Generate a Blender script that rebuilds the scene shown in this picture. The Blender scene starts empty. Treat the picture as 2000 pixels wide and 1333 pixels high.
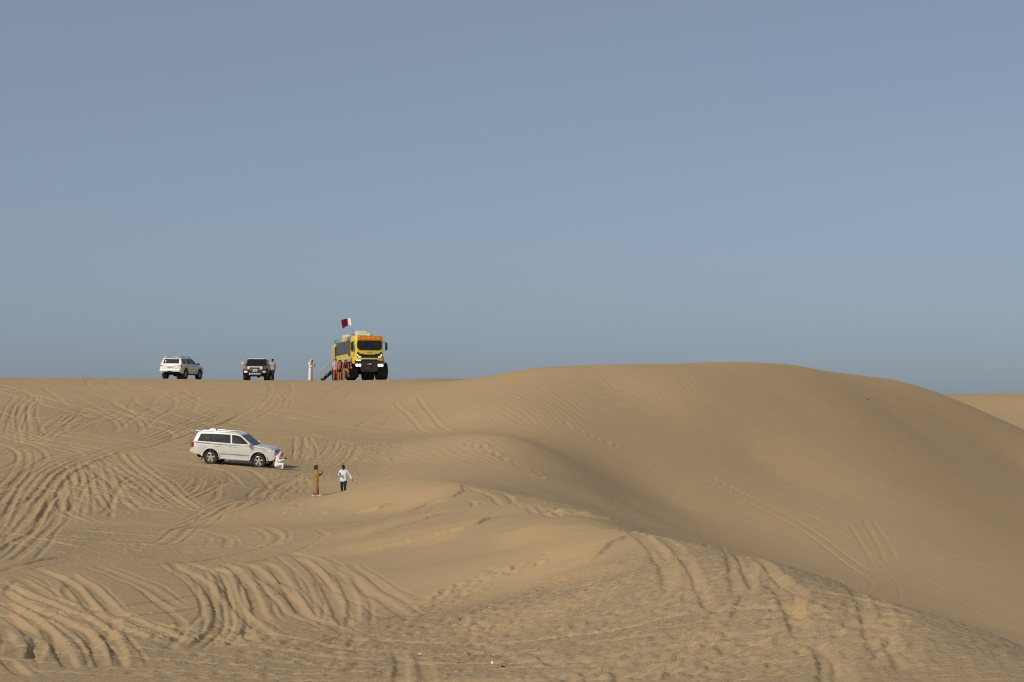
import bpy, bmesh, math, random
import numpy as np
from mathutils import Vector, Matrix, Euler

scene = bpy.context.scene
col = scene.collection
R = math.radians

# ------------------------------------------------------------------ camera
F = 4600.0; CX = 1000.0; CY = 666.5                 # focal length and centre in pixels of the 2000 px wide photograph
PITCH = math.atan((850 - 666.5) / F)
cam_data = bpy.data.cameras.new('camera')
cam_data.sensor_width = 36.0
cam_data.lens = 36.0 * F / 2000.0
cam_data.clip_start = 0.5
cam_data.clip_end = 20000.0
cam = bpy.data.objects.new('camera', cam_data)
cam.location = (0, 0, 0)
cam.rotation_euler = (math.pi / 2 + PITCH, 0, 0)
col.objects.link(cam)
scene.camera = cam

# ------------------------------------------------------------------ sky, sun, exposure
SUN_EL = R(36); SUN_AZ = R(42)                      # azimuth: degrees to the left of straight behind the viewer
world = bpy.data.worlds.new('World'); scene.world = world
world.use_nodes = True
nt = world.node_tree; nt.nodes.clear()
wo = nt.nodes.new('ShaderNodeOutputWorld'); bg = nt.nodes.new('ShaderNodeBackground')
sky = nt.nodes.new('ShaderNodeTexSky')
sky.sky_type = 'NISHITA'; sky.sun_disc = False
sky.sun_elevation = SUN_EL; sky.sun_rotation = math.pi + SUN_AZ
sky.altitude = 1150.0; sky.air_density = 0.66; sky.dust_density = 4.2; sky.ozone_density = 2.4
hsv = nt.nodes.new('ShaderNodeHueSaturation'); hsv.inputs['Saturation'].default_value = 0.76
bg.inputs['Strength'].default_value = 0.0935
tint = nt.nodes.new('ShaderNodeMix'); tint.data_type = 'RGBA'; tint.blend_type = 'MULTIPLY'; tint.inputs[0].default_value = 1.0; tint.inputs[7].default_value = (0.98, 1.015, 1.0, 1)
veil = nt.nodes.new('ShaderNodeMix'); veil.data_type = 'RGBA'; veil.inputs[0].default_value = 0.35; veil.inputs[7].default_value = (2.7, 3.2, 3.95, 1)   # even dust veil
nt.links.new(sky.outputs[0], hsv.inputs['Color']); nt.links.new(hsv.outputs[0], tint.inputs[6]); nt.links.new(tint.outputs[2], veil.inputs[6]); nt.links.new(veil.outputs[2], bg.inputs['Color']); nt.links.new(bg.outputs[0], wo.inputs[0])
sd = bpy.data.lights.new('sun', 'SUN'); sd.energy = 2.45; sd.angle = R(1.5); sd.color = (1.0, 0.92, 0.79)
sun = bpy.data.objects.new('sun', sd); col.objects.link(sun)
to_sun = Vector((-math.sin(SUN_AZ) * math.cos(SUN_EL), -math.cos(SUN_AZ) * math.cos(SUN_EL), math.sin(SUN_EL)))
sun.rotation_euler = to_sun.to_track_quat('Z', 'Y').to_euler()
sun.location = to_sun * 300
scene.view_settings.view_transform = 'Standard'; scene.view_settings.look = 'None'
scene.view_settings.gamma = 1.0; scene.view_settings.use_curve_mapping = False
scene.view_settings.exposure = 0.0
scene.cycles.use_denoising = False; scene.cycles.filter_width = 1.15

# ------------------------------------------------------------------ materials
def mat(name, colr, rough=0.6, metal=0.0, spec=0.5, vary=0.0, vscale=6.0, dust=0.0, coat=0.0, emit=0.0):
    m = bpy.data.materials.new(name); m.use_nodes = True
    n = m.node_tree.nodes; l = m.node_tree.links; b = n['Principled BSDF']
    b.inputs['Roughness'].default_value = rough; b.inputs['Metallic'].default_value = metal
    b.inputs['Specular IOR Level'].default_value = spec
    b.inputs['Coat Weight'].default_value = coat
    c = (*colr, 1)
    b.inputs['Base Color'].default_value = c
    tc = n.new('ShaderNodeTexCoord')
    src = None
    if vary > 0:
        nz = n.new('ShaderNodeTexNoise'); nz.inputs['Scale'].default_value = vscale; nz.inputs['Detail'].default_value = 5
        l.new(tc.outputs['Object'], nz.inputs['Vector'])
        mx = n.new('ShaderNodeMix'); mx.data_type = 'RGBA'
        mx.inputs[6].default_value = (*[v * (1 - vary) for v in colr], 1); mx.inputs[7].default_value = (*[min(1, v * (1 + vary)) for v in colr], 1)
        l.new(nz.outputs['Fac'], mx.inputs[0]); src = mx.outputs[2]
    if dust > 0:                                     # sand dust settled towards the bottom and in patches
        nz2 = n.new('ShaderNodeTexNoise'); nz2.inputs['Scale'].default_value = 3.0; nz2.inputs['Detail'].default_value = 6
        l.new(tc.outputs['Object'], nz2.inputs['Vector'])
        mr = n.new('ShaderNodeMapRange'); mr.inputs[1].default_value = 0.35; mr.inputs[2].default_value = 0.8; mr.inputs[4].default_value = dust
        l.new(nz2.outputs['Fac'], mr.inputs[0])
        md = n.new('ShaderNodeMix'); md.data_type = 'RGBA'
        if src: l.new(src, md.inputs[6])
        else: md.inputs[6].default_value = c
        md.inputs[7].default_value = (0.36, 0.27, 0.16, 1)
        l.new(mr.outputs[0], md.inputs[0]); src = md.outputs[2]
    if src: l.new(src, b.inputs['Base Color'])
    if emit > 0:
        b.inputs['Emission Color'].default_value = c; b.inputs['Emission Strength'].default_value = emit
    return m
M = {}
M['white_paint'] = mat('white_paint', (0.78, 0.77, 0.73), 0.28, 0, 0.5, 0.03, 3, 0.10, 0.5)
M['pearl_paint'] = mat('pearl_paint', (0.76, 0.755, 0.72), 0.28, 0.1, 0.5, 0.03, 3, 0.16, 0.5)
M['brick_paint'] = mat('brick_paint', (0.13, 0.034, 0.02), 0.35, 0, 0.5, 0.1, 3, 0.2, 0.4)
M['grey_paint'] = mat('grey_paint', (0.06, 0.055, 0.055), 0.4, 0, 0.5, 0.1, 3, 0.25, 0.3)
M['yellow_paint'] = mat('yellow_paint', (0.86, 0.64, 0.04), 0.35, 0, 0.5, 0.04, 2, 0.08, 0.3)
M['glass'] = mat('glass', (0.010, 0.013, 0.015), 0.10, 0, 0.35, 0.3, 2, 0.05)
M['side_glass'] = mat('side_glass', (0.03, 0.034, 0.03), 0.08, 0, 0.35, 0.9, 3, 0.08)
M['bus_glass'] = mat('bus_glass', (0.035, 0.04, 0.045), 0.2, 0, 0.45, 0.5, 2, 0.15)
M['rubber'] = mat('rubber', (0.018, 0.018, 0.019), 0.85, 0, 0.3, 0.3, 8, 0.12)
M['plastic'] = mat('plastic', (0.022, 0.022, 0.023), 0.6, 0, 0.4, 0.2, 5, 0.12)
M['underbody'] = mat('underbody', (0.015, 0.014, 0.013), 0.9, 0, 0.2, 0.3, 5, 0.1)
M['silver'] = mat('silver', (0.62, 0.61, 0.58), 0.3, 0.6, 0.5, 0.05, 5, 0.1)
M['chrome'] = mat('chrome', (0.75, 0.75, 0.73), 0.15, 1.0)
M['steel'] = mat('steel', (0.42, 0.42, 0.41), 0.45, 0.5, 0.5, 0.2, 9, 0.1)
M['red_lens'] = mat('red_lens', (0.45, 0.02, 0.02), 0.2, 0, 0.6, 0.1, 9)
M['amber_lens'] = mat('amber_lens', (0.75, 0.22, 0.03), 0.2, 0, 0.6, 0.1, 9)
M['clear_lens'] = mat('clear_lens', (0.82, 0.83, 0.80), 0.12, 0, 0.7, 0.05, 9)
M['lamp'] = mat('lamp', (1.0, 0.93, 0.74), 0.2, 0, 0.5, 0, 1, 0, 0, 1.6)
M['drl'] = mat('drl', (1.0, 0.95, 0.86), 0.2, 0, 0.5, 0, 1, 0, 0, 0.9)
M['plate'] = mat('plate', (0.75, 0.74, 0.68), 0.4, 0, 0.4, 0.03, 9)
M['ink'] = mat('ink', (0.02, 0.02, 0.025), 0.6)
M['cream'] = mat('cream', (0.74, 0.64, 0.42), 0.5, 0, 0.4, 0.05, 3, 0.1)
M['white_plastic'] = mat('white_plastic', (0.74, 0.72, 0.66), 0.5, 0, 0.4, 0.05, 3, 0.12)
M['orange_sign'] = mat('orange_sign', (0.70, 0.17, 0.02), 0.4, 0, 0.4, 0.15, 5)
M['red_sign'] = mat('red_sign', (0.42, 0.05, 0.02), 0.4, 0, 0.4, 0.1, 5)
M['yellow_letter'] = mat('yellow_letter', (0.85, 0.52, 0.06), 0.4, 0, 0.4, 0.05, 5)
M['skin'] = mat('skin', (0.42, 0.23, 0.15), 0.55, 0, 0.4, 0.08, 9)
M['skin_dark'] = mat('skin_dark', (0.20, 0.10, 0.06), 0.55, 0, 0.4, 0.08, 9)
M['skin_tan'] = mat('skin_tan', (0.46, 0.20, 0.10), 0.55, 0, 0.4, 0.08, 9)
M['hair'] = mat('hair', (0.012, 0.009, 0.008), 0.5, 0, 0.4, 0.3, 20)
M['hair_brown'] = mat('hair_brown', (0.035, 0.016, 0.010), 0.5, 0, 0.4, 0.3, 20)
def cloth(name, c, v=0.08): M[name] = mat(name, c, 0.9, 0, 0.2, v, 7)
cloth('white_cloth', (0.84, 0.82, 0.78), .04); cloth('white_shirt', (0.78, 0.77, 0.78)); cloth('charcoal_cloth', (0.022, 0.023, 0.028)); cloth('navy_cloth', (0.025, 0.026, 0.036))
cloth('grey_cloth', (0.33, 0.32, 0.31)); cloth('tan_cloth', (0.34, 0.22, 0.09), .35); cloth('lilac_cloth', (0.52, 0.48, 0.55)); cloth('red_cloth', (0.55, 0.07, 0.07))
cloth('pink_cloth', (0.72, 0.48, 0.42)); cloth('black_cloth', (0.015, 0.015, 0.017)); cloth('rose_cloth', (0.45, 0.14, 0.13)); cloth('maroon_cloth', (0.12, 0.010, 0.022)); cloth('rust_cloth', (0.5, 0.22, 0.07)); cloth('wine_cloth', (0.10, 0.02, 0.025))
def checked(name):
    m = mat(name, (0.7, 0.3, 0.3), 0.9, 0, 0.2); n = m.node_tree.nodes; l = m.node_tree.links
    ck = n.new('ShaderNodeTexChecker'); ck.inputs['Scale'].default_value = 22
    ck.inputs['Color1'].default_value = (0.78, 0.70, 0.70, 1); ck.inputs['Color2'].default_value = (0.62, 0.20, 0.22, 1)
    tc = n.new('ShaderNodeTexCoord'); l.new(tc.outputs['Object'], ck.inputs['Vector']); l.new(ck.outputs['Color'], n['Principled BSDF'].inputs['Base Color'])
    M[name] = m
checked('checked_cloth')
def bus_body_paint():                                # painted colours that run along the bus: yellow, violet, green, blue towards the rear
    m = mat('bus_body_paint', (0.7, 0.45, 0.05), 0.35, 0, 0.5); n = m.node_tree.nodes; l = m.node_tree.links
    tc = n.new('ShaderNodeTexCoord'); sx = n.new('ShaderNodeSeparateXYZ'); l.new(tc.outputs['Object'], sx.inputs[0])
    mr = n.new('ShaderNodeMapRange'); mr.inputs[1].default_value = -4.3; mr.inputs[2].default_value = 3.7; l.new(sx.outputs['X'], mr.inputs[0])
    cr = n.new('ShaderNodeValToRGB'); e = cr.color_ramp; e.elements[0].position = 0.0; e.elements[0].color = (0.04, 0.22, 0.32, 1); e.elements[1].position = 1.0; e.elements[1].color = (0.72, 0.46, 0.03, 1)
    for p, c in ((0.10, (0.06, 0.28, 0.32, 1)), (0.14, (0.16, 0.34, 0.20, 1)), (0.32, (0.20, 0.38, 0.18, 1)), (0.38, (0.60, 0.50, 0.14, 1)), (0.58, (0.66, 0.52, 0.16, 1)), (0.62, (0.30, 0.13, 0.20, 1)), (0.76, (0.30, 0.13, 0.20, 1)), (0.80, (0.62, 0.52, 0.08, 1))):
        k = e.elements.new(p); k.color = c
    l.new(mr.outputs[0], cr.inputs[0])
    m2 = n.new('ShaderNodeMapRange'); m2.inputs[1].default_value = 3.26; m2.inputs[2].default_value = 3.29; l.new(sx.outputs['Z'], m2.inputs[0])
    nz = n.new('ShaderNodeTexNoise'); nz.inputs['Scale'].default_value = 0.9; l.new(tc.outputs['Object'], nz.inputs['Vector'])
    lo = n.new('ShaderNodeMix'); lo.data_type = 'RGBA'; lo.inputs[6].default_value = (0.60, 0.50, 0.11, 1); lo.inputs[7].default_value = (0.74, 0.56, 0.08, 1); l.new(nz.outputs['Fac'], lo.inputs[0])
    mx = n.new('ShaderNodeMix'); mx.data_type = 'RGBA'; l.new(m2.outputs[0], mx.inputs[0]); l.new(lo.outputs[2], mx.inputs[6]); l.new(cr.outputs[0], mx.inputs[7])
    l.new(mx.outputs[2], n['Principled BSDF'].inputs['Base Color']); M['bus_body_paint'] = m
bus_body_paint()
def sand_material():
    m = bpy.data.materials.new('sand'); m.use_nodes = True
    n = m.node_tree.nodes; l = m.node_tree.links; b = n['Principled BSDF']
    b.inputs['Roughness'].default_value = 0.95; b.inputs['Specular IOR Level'].default_value = 0.12
    tc = n.new('ShaderNodeTexCoord'); geo = n.new('ShaderNodeNewGeometry')
    def attr(nm):
        a = n.new('ShaderNodeAttribute'); a.attribute_name = nm; return a.outputs['Fac']
    def noise(sc, det, rough=0.55, vec=None):
        x = n.new('ShaderNodeTexNoise'); x.inputs['Scale'].default_value = sc; x.inputs['Detail'].default_value = det; x.inputs['Roughness'].default_value = rough
        l.new(vec or tc.outputs['Object'], x.inputs['Vector']); return x.outputs['Fac']
    def mixc(f, a, c):
        x = n.new('ShaderNodeMix'); x.data_type = 'RGBA'
        for s, v in ((6, a), (7, c)):
            if isinstance(v, tuple): x.inputs[s].default_value = (*v, 1)
            else: l.new(v, x.inputs[s])
        if isinstance(f, float): x.inputs[0].default_value = f
        else: l.new(f, x.inputs[0])
        return x.outputs[2]
    def mth(op, a, c, clamp=False):
        x = n.new('ShaderNodeMath'); x.operation = op; x.use_clamp = clamp
        for s, v in ((0, a), (1, c)):
            if isinstance(v, (int, float)): x.inputs[s].default_value = v
            else: l.new(v, x.inputs[s])
        return x.outputs[0]
    drift = attr('drift'); rough = attr('rough')
    big = noise(0.10, 4); mid = noise(0.9, 5); fine = noise(14.0, 4, 0.7)
    base = mixc(big, (0.450, 0.314, 0.170), (0.490, 0.340, 0.183))
    gold = mixc(mid, (0.545, 0.375, 0.188), (0.505, 0.348, 0.176))
    grey = mixc(mid, (0.350, 0.262, 0.160), (0.42, 0.305, 0.178))
    c1 = mixc(mth('MULTIPLY', rough, 0.8), base, grey)
    gl = n.new('ShaderNodeMapRange'); gl.inputs[1].default_value = .53; gl.inputs[2].default_value = .62; l.new(noise(3.6, 6, .65), gl.inputs[0])
    c1 = mixc(mth('MULTIPLY', mth('MULTIPLY', gl.outputs[0], rough), .75), c1, gold)  # golden highlights painted into the churned sand, standing for sunlit facets
    c2 = mixc(drift, c1, gold)
    hsv = n.new('ShaderNodeHueSaturation'); l.new(c2, hsv.inputs['Color'])
    l.new(mth('ADD', 0.90, mth('ADD', mth('MULTIPLY', fine, 0.08), mth('MULTIPLY', mid, 0.12))), hsv.inputs['Value'])
    l.new(hsv.outputs[0], b.inputs['Base Color'])
    # fine relief: grains everywhere, crumbs where the sand is churned, small wind ripples where the attribute says so
    bp = n.new('ShaderNodeBump'); bp.inputs['Strength'].default_value = 0.6; bp.inputs['Distance'].default_value = 1.0
    crumbs = noise(4.5, 6, 0.65); grain = noise(20.0, 3, 0.7)
    h1 = mth('MULTIPLY', mth('MULTIPLY', crumbs, rough), 0.19)
    h2 = mth('ADD', mth('MULTIPLY', grain, 0.004), mth('MULTIPLY', noise(7.0, 5, 0.65), 0.022))
    l.new(mth('ADD', h1, h2), bp.inputs['Height'])
    l.new(bp.outputs[0], b.inputs['Normal'])
    M['sand'] = m
sand_material()
def ray(px,py):
    x=(px-CX)/F; v=-(py-CY)/F
    c,s=math.cos(PITCH),math.sin(PITCH)
    return x, c-v*s, s+v*c          # world x, y, z (y is away from the viewer)
def at(px,py,d):
    x,y,z=ray(px,py); k=d/y
    return (x*k,d,z*k)
CTRL=[]
def cp(px,py,d): CTRL.append(at(px,py,d))
def cw(x,y,z): CTRL.append((x,y,z))
# upper plateau edge, where the cars stand
for px,py in ((-250,735),(-100,736),(0,737.5),(150,738),(300,739.5),(450,742.5),(600,743.5),(750,743)): cp(px,py,190)
cp(860,742,188)
for x in (-75,-55,-40,-25,-12,-2): cw(x,197,4.45); cw(x,206,4.25)
for x in (-80,-45,-20,0): cw(x,230,3.0); cw(x,260,0.0); cw(x,320,-4)
# slope between the plateau and the shelf of the near car
for px,py,d in ((-150,790,172),(0,785,174),(200,790,172),(400,795,170),(600,800,168),(760,800,168),
                (-150,850,152),(0,850,152),(200,850,152),(380,845,156),(560,850,154),(700,850,154),(830,840,156),
                (0,900,136),(180,895,138),(330,900,138),(375,895.5,139),(412,900,137.5),(460,907.5,136.5),(505,915,135.2),(545,921.5,132),(650,905,141),(760,905,140),
                (0,960,113),(150,960,114),(300,960,116),(450,955,119),(540,953,123),
                (0,1050,86),(150,1040,90),(300,1040,91),(450,1030,94),(600,1030,95),
                (0,1150,66),(200,1150,67),(400,1140,70),(600,1130,73),
                (0,1240,53),(250,1240,54),(500,1230,56.5),(700,1210,60),
                (0,1333,43.5),(250,1333,44),(500,1333,44),(750,1333,43.5),(1000,1333,42.5),(1250,1333,41.5),
                # people and the small bright dune
                (617,973,126),(672,976,127.5),(560,992,119),(600,986,118),(600,1002,107),(640,980,109),(690,960,111.5),(660,962,116.5),(720,950,115),(800,938,112),(870,940,109),(900,946,105),
                (760,934,128),(860,928,127),(800,1000,101),(700,1000,103),(900,1000,95),(700,1070,84),(850,1070,82),(980,1080,76.5),(850,1150,67.5),(1000,1160,64),
                (1000,1240,54),(1200,1240,51),
                # shoulder coming toward the right
                
                (1100,1060,75),(1250,1120,60.5),(1400,1200,48.5),(1600,1250,40),(1500,1333,39),(1800,1333,34),
                (1000,1015,88.5),
                # big dune: crest
                (950,738,178),(1000,728.5,172),(1100,718.5,172),(1200,713.5,174.5),(1280,710,178),(1350,708,183),(1420,708,188),(1490,711,194),(1540,720,198),(1620,727.5,203),(1720,738,208),(1760,749,211),(1840,778,215),(1920,812,218),(2000,848,221),(2100,895,224),
                # big dune: face, and the steep slip into the hollow
                (960,800,158),(1000,850,143),(1050,800,158),(1200,800,163),(1200,760,169),(1350,800,167.5),(1560,800,177),(1800,850,189),(2000,920,198),
                (900,870,141),(930,905,135),
                (1036,914,131.5),(1144,979,128),(1131,929,140),(1230,988,140),(1122,887,150),(1214,936,150),(1307,985,150),(1398,1028,146.5),(1287,925,154.5),(1374,965,153.5),(1460,1002,152.5),
                (1480,900,164.5),(1720,930,169),(2000,1030,174),(1560,1030,151),(1800,1060,153),(1500,1085,139),(1700,1140,135),(1950,1230,128),
                (900,925,125),(980,945,118),
                ): cp(px,py,d)
# ground hidden behind the shoulder and behind the big dune
for x,y,z in ((4,107,-4.6),(10,112,-6.6),(12,95,-7.0),(20,112,-8.8),(22,92,-9.8),(24,72,-9.0),(30,105,-10.5),(42,125,-12.5),(42,90,-13),(30,45,-8.5),(60,160,-15),(60,110,-14),
              (5,186,2.4),(12,194,1.8),(26,214,2.0),(40,232,.5),(52,238,-3),(10,215,-1),(30,235,-2),(45,250,-4),(20,260,-4),(75,215,-9),
              (-14,33,-3.95),(0,30,-3.65),(10,26,-3.2),(-14,15,-2.6),(0,15,-2.2),(14,15,-2.4),(0,0,-1.7),(-20,0,-1.8),(20,0,-2.2),(0,-30,-1.5),(-40,-30,-1.5),(40,-30,-2.5),(-35,30,-3.8),(-45,60,-4),(-45,100,-2.5),(-55,140,0),(-70,170,3.5)): cw(x,y,z)
# the shoulder that comes toward the right, and its far side dropping away out of sight
_sx=(940,1000,1100,1200,1300,1400,1500,1600,1700,1800,1900,2000,2150)
_sy=(955,967,992,1022,1042,1066,1093,1125,1160,1192,1228,1268,1330)
_sd=(102,97,86,75.5,66.5,59,53,48,44,41,38.5,36.3,33)
for px in range(950,2150,50):
    x,y,z=at(px,np.interp(px,_sx,_sy),np.interp(px,_sx,_sd)); cw(x,y,z)
    if px>1100: cw(x+2.5,y+1,z-1.0-.15*(px>1500)); cw(x+7,y+3,z-3.6)
# farther dune seen at the right
for px,py,d in ((1750,772,330),(1850,771,325),(1950,770,320),(2050,769,316),(2200,774,310),(1850,800,302),(1950,805,298),(2080,805,294),(1950,840,276),(2100,850,270)): cp(px,py,d)
for x,y,z in ((50,345,2),(75,345,2),(110,330,0),(60,400,-5),(120,400,-5),(0,400,-6),(-100,400,-6),(-120,250,-3),(-110,200,2),(-110,100,-3),(-110,0,-3),(110,0,-6),(120,100,-12),(140,250,-3)): cw(x,y,z)
C=np.array(CTRL)
def tps_fit(C,lam=6.0):
    n=len(C); P=np.c_[np.ones(n),C[:,0]/100,C[:,1]/100]
    r2=((C[:,None,:2]-C[None,:,:2])**2).sum(-1)/1e4
    K=0.5*r2*np.log(r2+1e-12); K+=np.eye(n)*lam*1e-4
    A=np.block([[K,P],[P.T,np.zeros((3,3))]])
    return np.linalg.solve(A,np.r_[C[:,2],0,0,0])
W=tps_fit(C)
def base(X,Y):
    sh=X.shape; x=X.ravel(); y=Y.ravel()
    z=W[-3]+W[-2]*x/100+W[-1]*y/100
    for i in range(len(C)):
        r2=((x-C[i,0])**2+(y-C[i,1])**2)/1e4
        z=z+W[i]*0.5*r2*np.log(r2+1e-12)
    # far away the interpolation gives way to level sand
    r=np.hypot(x,y-120); f=np.clip((r-300)/200,0,1); f=f*f*(3-2*f)
    return (z*(1-f)-7*f).reshape(sh)

# ------------------------------------------------------------------ terrain detail helpers
LX = np.arange(-150.0, 151.0, 1.0); LY = np.arange(-60.0, 461.0, 1.0)
_gx, _gy = np.meshgrid(LX, LY)
LZ = base(_gx, _gy)
def base_i(X, Y):                                    # bicubic (Catmull-Rom) look-up of the interpolated land
    fx = np.clip(X - LX[0], 1.001, len(LX) - 2.002); fy = np.clip(Y - LY[0], 1.001, len(LY) - 2.002)
    ix = fx.astype(int); iy = fy.astype(int); tx = fx - ix; ty = fy - iy
    def w(t): return (-.5*t+t*t-.5*t**3, 1-2.5*t*t+1.5*t**3, .5*t+2*t*t-1.5*t**3, -.5*t*t+.5*t**3)
    wx = w(tx); wy = w(ty); out = np.zeros(np.shape(X))
    for j in range(4):
        r = np.zeros(np.shape(X))
        for i in range(4): r += wx[i] * LZ[iy + j - 1, ix + i - 1]
        out += wy[j] * r
    return out
_ds = np.concatenate([np.arange(22, 240, 0.2), np.arange(240, 340, 1.0)])
def on_land(pts):                                    # pixels of the photograph -> points of the land they show
    out = []
    for px, py in pts:
        x, y, z = ray(px, py); k = _ds / y
        g = base_i(x * k, _ds) - z * k
        h = np.where(g > 0)[0]
        i = h[0] if len(h) else int(np.argmax(g))
        out.append((x * k[i], _ds[i]))
    return np.array(out)
def smooth_line(P, step=0.35):
    P = np.asarray(P, float)
    if len(P) > 2:
        Q = np.vstack([2*P[0]-P[1], P, 2*P[-1]-P[-2]]); o = []
        for i in range(1, len(Q) - 2):
            n = max(2, int(np.linalg.norm(Q[i+1]-Q[i]) / step))
            for t in np.linspace(0, 1, n, endpoint=False):
                o.append(0.5*((2*Q[i])+(-Q[i-1]+Q[i+1])*t+(2*Q[i-1]-5*Q[i]+4*Q[i+1]-Q[i+2])*t*t+(-Q[i-1]+3*Q[i]-3*Q[i+1]+Q[i+2])*t**3))
        o.append(P[-1]); P = np.array(o)
    else:
        n = max(2, int(np.linalg.norm(P[1]-P[0]) / step)); P = np.array([P[0]+(P[1]-P[0])*t for t in np.linspace(0, 1, n+1)])
    return P
_rng = np.random.RandomState(7)
_perm = _rng.permutation(512); _gr = _rng.uniform(0, 2*np.pi, 512)
def pnoise(x, y):                                    # gradient noise, about -0.7..0.7
    xi = np.floor(x).astype(int); yi = np.floor(y).astype(int); xf = x - xi; yf = y - yi
    u = xf*xf*xf*(xf*(xf*6-15)+10); v = yf*yf*yf*(yf*(yf*6-15)+10)
    def g(ix, iy, dx, dy):
        a = _gr[_perm[(_perm[ix & 511] + iy) & 511]]
        return np.cos(a)*dx + np.sin(a)*dy
    n00 = g(xi, yi, xf, yf); n10 = g(xi+1, yi, xf-1, yf); n01 = g(xi, yi+1, xf, yf-1); n11 = g(xi+1, yi+1, xf-1, yf-1)
    return (n00*(1-u)+n10*u)*(1-v) + (n01*(1-u)+n11*u)*v

# ------------------------------------------------------------------ the sheet of ground
rows = np.concatenate([np.arange(-50, 20, 5.0), np.arange(20, 36, 0.8), np.arange(36, 112, 0.12), np.arange(112, 200, 0.2), np.arange(200, 232, 0.6), np.arange(232, 420, 3.0), 420*1.13**np.arange(0, 26)])
A0 = 60.0                                            # the columns fan out from a point 60 m behind the viewer
uo = 0.186 + 0.004*(1.16**np.arange(1, 27) - 1)/0.16
us = np.concatenate([-uo[::-1], np.linspace(-0.186, 0.186, 900), uo])
NR, NC = len(rows), len(us)
YY = np.repeat(rows[:, None], NC, 1); XX = us[None, :] * (rows[:, None] + A0)
ZZ = base_i(XX, YY)
far = np.hypot(XX, YY - 120); fb = np.clip((far - 250)/150, 0, 1); fb = fb*fb*(3-2*fb)
ZZ = ZZ*(1-fb) + (-7 + 3.0*pnoise(XX/160+3, YY/160) + 1.0*pnoise(XX/60, YY/60))*fb
def window(x0, x1, y0, y1, m):
    r0, r1 = np.searchsorted(rows, y0 - m), np.searchsorted(rows, y1 + m)
    ya = max(rows[min(r0, NR-1)], -40) + A0; yb = rows[min(r1, NR-1)] + A0
    lo = min((x0-m)/ya, (x0-m)/yb); hi = max((x1+m)/ya, (x1+m)/yb)
    return r0, r1, np.searchsorted(us, lo), np.searchsorted(us, hi)
def blobs(lst):                                      # soft patches: (px, py, half width m, half length m)
    out = np.zeros((NR, NC))
    for px, py, rx, ry, k in lst:
        (x, y), = on_land([(px, py)])
        d = ((XX-x)/rx)**2 + ((YY-y)/ry)**2
        out = np.maximum(out, k*np.exp(-d**2))
    return out
near_frame = np.abs(XX) < 0.25*np.maximum(YY, 0) + 4
# where the sand is churned (rough), wind-smoothed and paler (drift), rippled
rough = 0.36 + 0.25*np.clip(pnoise(XX/9+5, YY/16+2)*1.6, -1, 1)
rough += blobs([(1150,1200,9,9,.75),(1400,1150,6,7,.6),(1500,1280,8,5,.7),(1750,1260,7,5,.75),(1000,1290,9,5,.6),(500,1290,9,4,.55),(1250,1130,3,4,.3),
                (600,910,5,10,.6),(700,890,5,9,.7),(450,930,6,6,.4),(200,820,10,14,.45),(60,800,8,16,.5),(150,960,9,12,.4),(1000,985,4,9,.4),(200,1060,7,8,.35)])
smooth = blobs([(800,965,4.2,8,1),(730,985,4,7,.9),(650,1010,6,7,.8),(850,1015,5,5,.8),(700,1050,7,6,.75),(1080,1065,3.2,6,1),(1000,1090,5,6,.8),(800,1100,6,7,.8),(520,1040,5,6,.6),
                (1300,850,12,40,1),(1550,850,14,40,1),(1800,900,14,40,1),(1400,1000,10,25,1),(1700,1050,14,30,1),(1950,1000,14,40,1),(1100,790,10,18,1),(1200,940,7,16,1),(1000,920,4,8,.9),(880,890,5,8,.8),
                (500,760,12,14,.6),(700,765,10,14,.7),(250,765,12,10,.5)])
rough = np.clip(rough*(1-smooth*0.95), 0, 1)
def poly_mask(pts, soft=0.35, k=1.0):                # a patch of wind-laid sand with a fairly crisp rim
    P = on_land(pts); n = len(P); m = 3
    r0, r1, c0, c1 = window(P[:, 0].min(), P[:, 0].max(), P[:, 1].min(), P[:, 1].max(), m)
    X = XX[r0:r1, c0:c1]; Y = YY[r0:r1, c0:c1]; X = X+.45*pnoise(X/1.3, Y/2.0)+.15*pnoise(X/.4, Y/.6); Y = Y+.8*pnoise(X/1.5+5, Y/2.3)
    ins = np.zeros(X.shape, bool); d = np.full(X.shape, 99.0)
    for i in range(n):
        ax, ay = P[i]; bx, by = P[(i+1) % n]
        with np.errstate(divide='ignore', invalid='ignore'):
            c = ((ay > Y) != (by > Y)) & (X < (bx-ax)*(Y-ay)/(by-ay+1e-12)+ax)
        ins ^= c; ex, ey = bx-ax, by-ay; t = np.clip(((X-ax)*ex+(Y-ay)*ey)/(ex*ex+ey*ey+1e-9), 0, 1)
        d = np.minimum(d, np.hypot(X-ax-t*ex, Y-ay-t*ey))
    v = np.clip(np.where(ins, d, -d)/soft*.5+.5, 0, 1)*k
    drift[r0:r1, c0:c1] = np.maximum(drift[r0:r1, c0:c1], v)
drift = 0.5*blobs([(1950,800,14,22,.8),(660,905,3.5,6,.5),(1000,842,2,2.5,.9),(920,838,3,2.5,.7),(1000,1130,4,4,.5),(240,762,4,6,.5),(560,1010,5,4,.6)])
poly_mask([(600,978),(660,963),(720,950),(790,939),(860,938),(897,945),(899,956),(880,972),(830,986),(790,1002),(720,1003),(655,993)], .5)
poly_mask([(640,1048),(720,1030),(800,1008),(875,994),(882,1000),(800,1023),(690,1052),(600,1062)], .5, .85)
poly_mask([(600,1080),(680,1066),(800,1040),(960,1005),(966,1013),(885,1055),(780,1072),(650,1088)], .5, .85)
poly_mask([(955,1048),(1050,1028),(1130,1026),(1200,1033),(1236,1046),(1195,1062),(1160,1092),(1130,1107),(1040,1096),(970,1072)], .35)
poly_mask([(1050,1138),(1130,1112),(1240,1101),(1246,1111),(1150,1142),(1060,1158)], .35, .8)
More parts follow.
